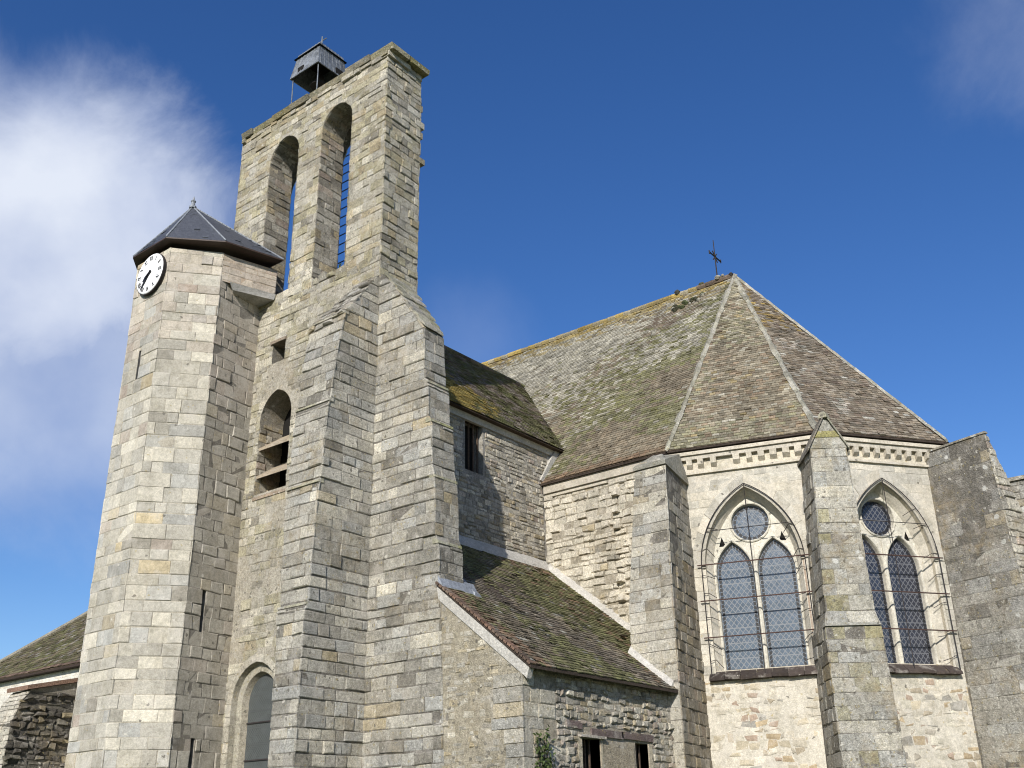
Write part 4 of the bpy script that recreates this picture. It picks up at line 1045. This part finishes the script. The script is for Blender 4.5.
def b3():
    wl=lin([(0,-.58),(10.4,-.48)]); wr=lin([(0,.5),(7.5,.45),(8.6,.16),(9.1,.0),(10.36,-.42)])
    df=lin([(0,7.95),(6,7.6),(10.36,7.42)])
    m,r,t,C=apse_buttress('buttress',252,df,wl,wr,[0,6,7.5,8.6,9.1,10.36],'',None,None,LICH)
    Pb=lambda u,z,d=0: C+r*u+t*(wl(z)-d)+Vector((0,0,z))
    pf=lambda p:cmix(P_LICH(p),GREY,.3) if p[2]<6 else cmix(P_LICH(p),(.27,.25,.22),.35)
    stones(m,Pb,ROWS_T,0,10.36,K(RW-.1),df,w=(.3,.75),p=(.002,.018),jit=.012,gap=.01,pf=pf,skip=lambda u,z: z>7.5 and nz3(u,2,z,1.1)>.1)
    F=frame(C,t,r,df); stones(m,F,ROWS_R,0,10.3,wl,wr,w=(.2,.5),p=(.004,.05),jit=.02,pf=pal([(PALE,4),(GREY,3),(PINK,1)],.8,1.1))
    # cap slabs
    q=[C+r*5.8+t*-.51+Vector((0,0,10.36)),C+r*7.44+t*-.51+Vector((0,0,10.36)),C+r*7.44+t*-.38+Vector((0,0,10.36)),C+r*5.8+t*-.38+Vector((0,0,10.36))]
    m.loft([q,[v+Vector((0,0,.05)) for v in q]],(.34,.31,.25))
    m.build('buttress',LICH,church,'large dark lichen spotted buttress at the far right of the apse')
def b4():
    for ang in (288,324):
        m,r,t,C=apse_buttress('buttress',ang,lin([(0,7.6),(9.8,7.3)]),K(-.5),K(.5),[0,9.8],'',None,None,LICH)
        Pb=lambda u,z,d=0: C+r*u+t*(-.5-d)+Vector((0,0,z))
        stones(m,Pb,ROWS_T,0,9.8,K(RW-.1),K(7.3),w=(.3,.6),p=(.004,.02),pf=P_LICH)
        m.build('buttress',LICH,church)
def b1():
    m=MB(); XF=20.6; YA,YB=11.47,12.62
    yb=lin([(0,12.66),(6.4,12.62),(9.95,12.28)]); ya=lin([(0,11.47),(9.95,11.47)])
    xf=lin([(0,20.50),(4.5,20.56),(6.4,20.6),(9.7,20.75)])
    zs=[0,4.5,6.4,9.75]
    m.loft([[(xf(z),ya(z),z),(22.66,11.93,z),(22.6,yb(z),z),(xf(z),yb(z),z)] for z in zs],MO_G)
    Pf=lambda u,z,d=0: Vector((xf(z)-d,-u,z))
    f=lambda p: P_GREY(p) if p[2]>6.2 else cmix(P_GREY(p),PALE,.4)
    stones(m,Pf,ROWS_A,0,9.72,lambda z:-yb(z),lambda z:-ya(z),w=(.3,.6),p=(.004,.02),pf=f)
    Q=frame((20.6,YA,0),(2.06,.46,0),(.46,-2.06,0))
    stones(m,Q,ROWS_A,0,9.72,lambda z:xf(z)-20.6,K(2.08),w=(.22,.5),p=(.004,.03),jit=.015,pf=lambda p:cmix(P_SIDE(p),GREY,.5) if p[2]>7.5 else cmix(P_SIDE(p),(.30,.22,.12),.25))
    # sloping gabled cap
    c=(.33,.32,.27)
    b=[Vector((20.70,11.42,9.73)),Vector((22.66,11.86,9.73)),Vector((22.5,12.33,9.73)),Vector((20.70,12.33,9.73))]
    m.loft([b,[v+Vector((0,0,.10)) for v in b]],c)
    for i in range(26):
        x=20.76+U(0,1.2); y=11.56+(x-20.7)*.2+U(0,.55); z=9.80+min(x-20.7,.5)*.5*(1-abs(y-11.88)/.6)+U(-.02,.05); l,w_,h=U(.08,.2),U(.06,.14),U(.05,.13)
        m.hexa([(x-l,y-w_,z),(x+l,y-w_,z),(x+l,y+w_,z),(x-l,y+w_,z)],[(x-l*.7,y-w_*.7,z+h),(x+l*.6,y-w_*.8,z+h*.8),(x+l*.8,y+w_*.6,z+h),(x-l*.8,y+w_*.7,z+h*.9)],P_LICH((x,y,z)))
    rd0=Vector((20.95,11.88,10.10)); rd1=Vector((22.3,11.88,10.50))
    T0=[v+Vector((0,0,.10)) for v in b]
    m.add(T0+[rd0,rd1],[(0,1,5,4),(3,4,5,2),(0,4,3),(1,2,5)],c)
    m.build('buttress',STONE,church,'buttress at the corner where the choir meets the apse')
b1();b2();b3();b4()
# low wall beyond the right buttress
def annex():
    m=MB(); a=(29.6,6.2);b=(31.0,1.5)
    # wall whose face looks toward -X
    P,L_=wallseg(m,(28.0,6.3),(28.0,-1.0),0,9.75,ROWS_R,P_LICH,MO_G,w=(.2,.5),p=(.004,.03))
    m.box((28.02,-1.0,0),(29.2,6.3,9.74),MO_G)
    u=0
    while u<7.2: 
        l=U(.4,.7); m.box((27.93,6.3-u-l+.01,9.74),(29.25,6.3-u,9.82+U(0,.03)),cmix(GREY,YEL,U(.1,.7))); u+=l
    m.build('rear_wall',LICH,church,'lichen covered wall just visible at the right edge behind the big buttress')
annex()
# ================================================================ NAVE PART ON THE LEFT
def nave():
    m=MB(); x0,y0,y1,ze=17.75,23.3,38.5,6.85
    P=frame((x0,0,0),(0,-1,0),(-1,0,0))
    backing(m,P,0,ze,K(-y1),K(-y0),(),(.72,.69,.62))
    stones(m,P,ROWS_S,0,ze-.2,K(-y1),K(-y0),w=(.15,.3),p=(.0,.006),jit=.01,gap=.03,pf=pal([((.68,.65,.58),6),(CREAM,3)],.95,1.05),ext=(0,0))
    m.quad((x0,y1,0),(22.4,y1,0),(22.4,y1,ze),(x0,y1,ze),MO_C); m.quad((x0,y0,0),(22.4,y0,0),(22.4,y0,ze),(x0,y0,ze),MO_C)
    wl=m.build('nave_wall',CLEAN,church,'whitewashed low nave wall at the far left')
    r=MB(); sl=.9; X=17.5; ya=y1+.25; top=22.4; S=Vector((1,0,sl)); Ls=math.hypot(1,sl); H_=(top-X)*Ls
    T=roofplane((X,0,ze),(0,-1,0),S)
    def cf(u,s,p):
        c=cmix(BR,GRN,U(.2,.9)); 
        if random.random()<.15: c=cmix(TG,BR,U(0,.6))
        if s<.16: c=cmix(RD,BR,.6)
        return cmul(c,U(.45,1.0))
    tiles(r,T,H_,lambda s:-ya+s/Ls,K(-23.3),colf=cf,expo=.15,w=.22)
    z1=ze+(top-X)*sl
    r.add([(X,ya,ze-.03),(X,23.3,ze-.03),(top,23.3,z1-.03),(top,ya-(top-X),z1-.03),(top,ya,ze-.03)],((0,1,2,3),(0,3,4)),(.09,.07,.045))
    r.tube([(X,ya,ze+.02),(top,ya-(top-X),z1+.03)],.10,(.25,.23,.18))
    r.box((X,23.3,ze-.10),(X+.3,ya,ze-.035),(.05,.035,.028))
    r.build('nave_roof',TILE,church,'dark mossy roof of the low nave at the far left')
    # ruined buttress with curved outer edge
    s=MB(); Y=29.0; xo=lin([(0,14.45),(3.4,14.62),(4.7,14.68),(5.3,14.86),(5.75,15.2)])
    zs=[0,3.4,4.7,5.3,5.6]
    s.loft([[(xo(z),Y,z),(17.75,Y,z),(17.75,Y+1.0,z),(xo(z),Y+1.0,z)] for z in zs],MO_D)
    Q=frame((0,Y,0),(1,0,0),(0,-1,0))
    stones(s,Q,ROWS_R,0,5.6,xo,K(17.75),w=(.15,.4),p=(.01,.12),jit=.05,gap=.03,pf=P_BLACK)
    Fp=lambda u,z,d=0: Vector((xo(z)-d,Y+1.0-u,z))
    stones(s,Fp,ROWS_R,0,5.6,K(0),K(1.0),w=(.2,.4),p=(.004,.03),pf=pal([(CREAM,3),(PALE,3)]))
    cp=MB(); cp.hexa([(14.95,Y-.10,5.62),(17.7,Y-.10,6.25),(17.7,Y+1.05,6.25),(14.95,Y+1.05,5.62)],[(14.95,Y-.10,5.74),(17.7,Y-.10,6.37),(17.7,Y+1.05,6.37),(14.95,Y+1.05,5.74)],(.22,.14,.10))
    s.loft([[(15.1,Y,5.6),(17.75,Y,5.6),(17.75,Y+1,5.6),(15.1,Y+1,5.6)],[(15.1,Y,5.64),(17.75,Y,6.24),(17.75,Y+1,6.24),(15.1,Y+1,5.64)]],DK)
    o=s.build('buttress',STONE,church,'blackened crumbling buttress with curved edge against the white nave wall')
    cp.build('cap_slab',TILE,o)
nave()
# ================================================================ PLANTS
def creeper():
    m=MB(); rq=random.Random(5); st=[]
    for b_ in range(5):
        x=15.7+rq.uniform(-.05,.25); z=0; pts=[(x,11.68,0)]
        while z<rq.uniform(2.6,3.5):
            z+=.2; x+=rq.uniform(-.05,.04); pts.append((x,11.69+rq.uniform(-.02,.02),z))
        st.append(pts)
    s=MB()
    for p in st: s.tube(p,.008)
    for p in st:
        for (x,y,z) in p:
            for k in range(16):
                c=Vector((x+rq.gauss(0,.09),y-rq.uniform(0,.09),z+rq.gauss(0,.1))); a=Vector((rq.uniform(-1,1),rq.uniform(-1,.2),rq.uniform(-1,1))).normalized()*.045; b=Vector((rq.uniform(-1,1),rq.uniform(-1,.2),rq.uniform(-1,1))).normalized()*.03
                m.quad(c-a,c-b,c+a,c+b)
    t=thing('climbing_plant',(15.8,11.65,0),'thin green climbing plant growing up the front corner of the side chapel','plant')
    s.build('stem',WOOD,t); m.build('leaves',LEAF,t)
    def tuft(P0,n,r,label,down=0):
        t=thing('wall_weed',P0,label,'plant'); q=MB()
        for k in range(n):
            c=Vector(P0)+Vector((rq.gauss(0,r),rq.gauss(0,r),rq.gauss(0,r)-down)); a=Vector((rq.uniform(-1,1),rq.uniform(-1,1),rq.uniform(-1,1))).normalized()*.06; b=Vector((rq.uniform(-1,1),rq.uniform(-1,1),rq.uniform(-1,1))).normalized()*.025
            q.quad(c-a,c-b,c+a,c+b)
        q.build('leaves',LEAF,t)
        s=MB(); s.tube([Vector(P0)+Vector((.05,.05,-.1)),Vector(P0)+Vector((-.03,-.03,r))],.01); s.build('stem',WOOD,t)
    e=cor(2)
    tuft((e.x-.35,e.y+.0,5.55),40,.11,'small green weed on the wall right of the right hand apse window')
    tuft((XG-.30,Y0-.12,14.0),26,.06,'dry weed at the foot of the bell gable on top of the right buttress')
    tuft((15.4,17.4,14.95),30,.09,'grassy tuft on the sill of the right hand arch of the bell gable')
creeper()
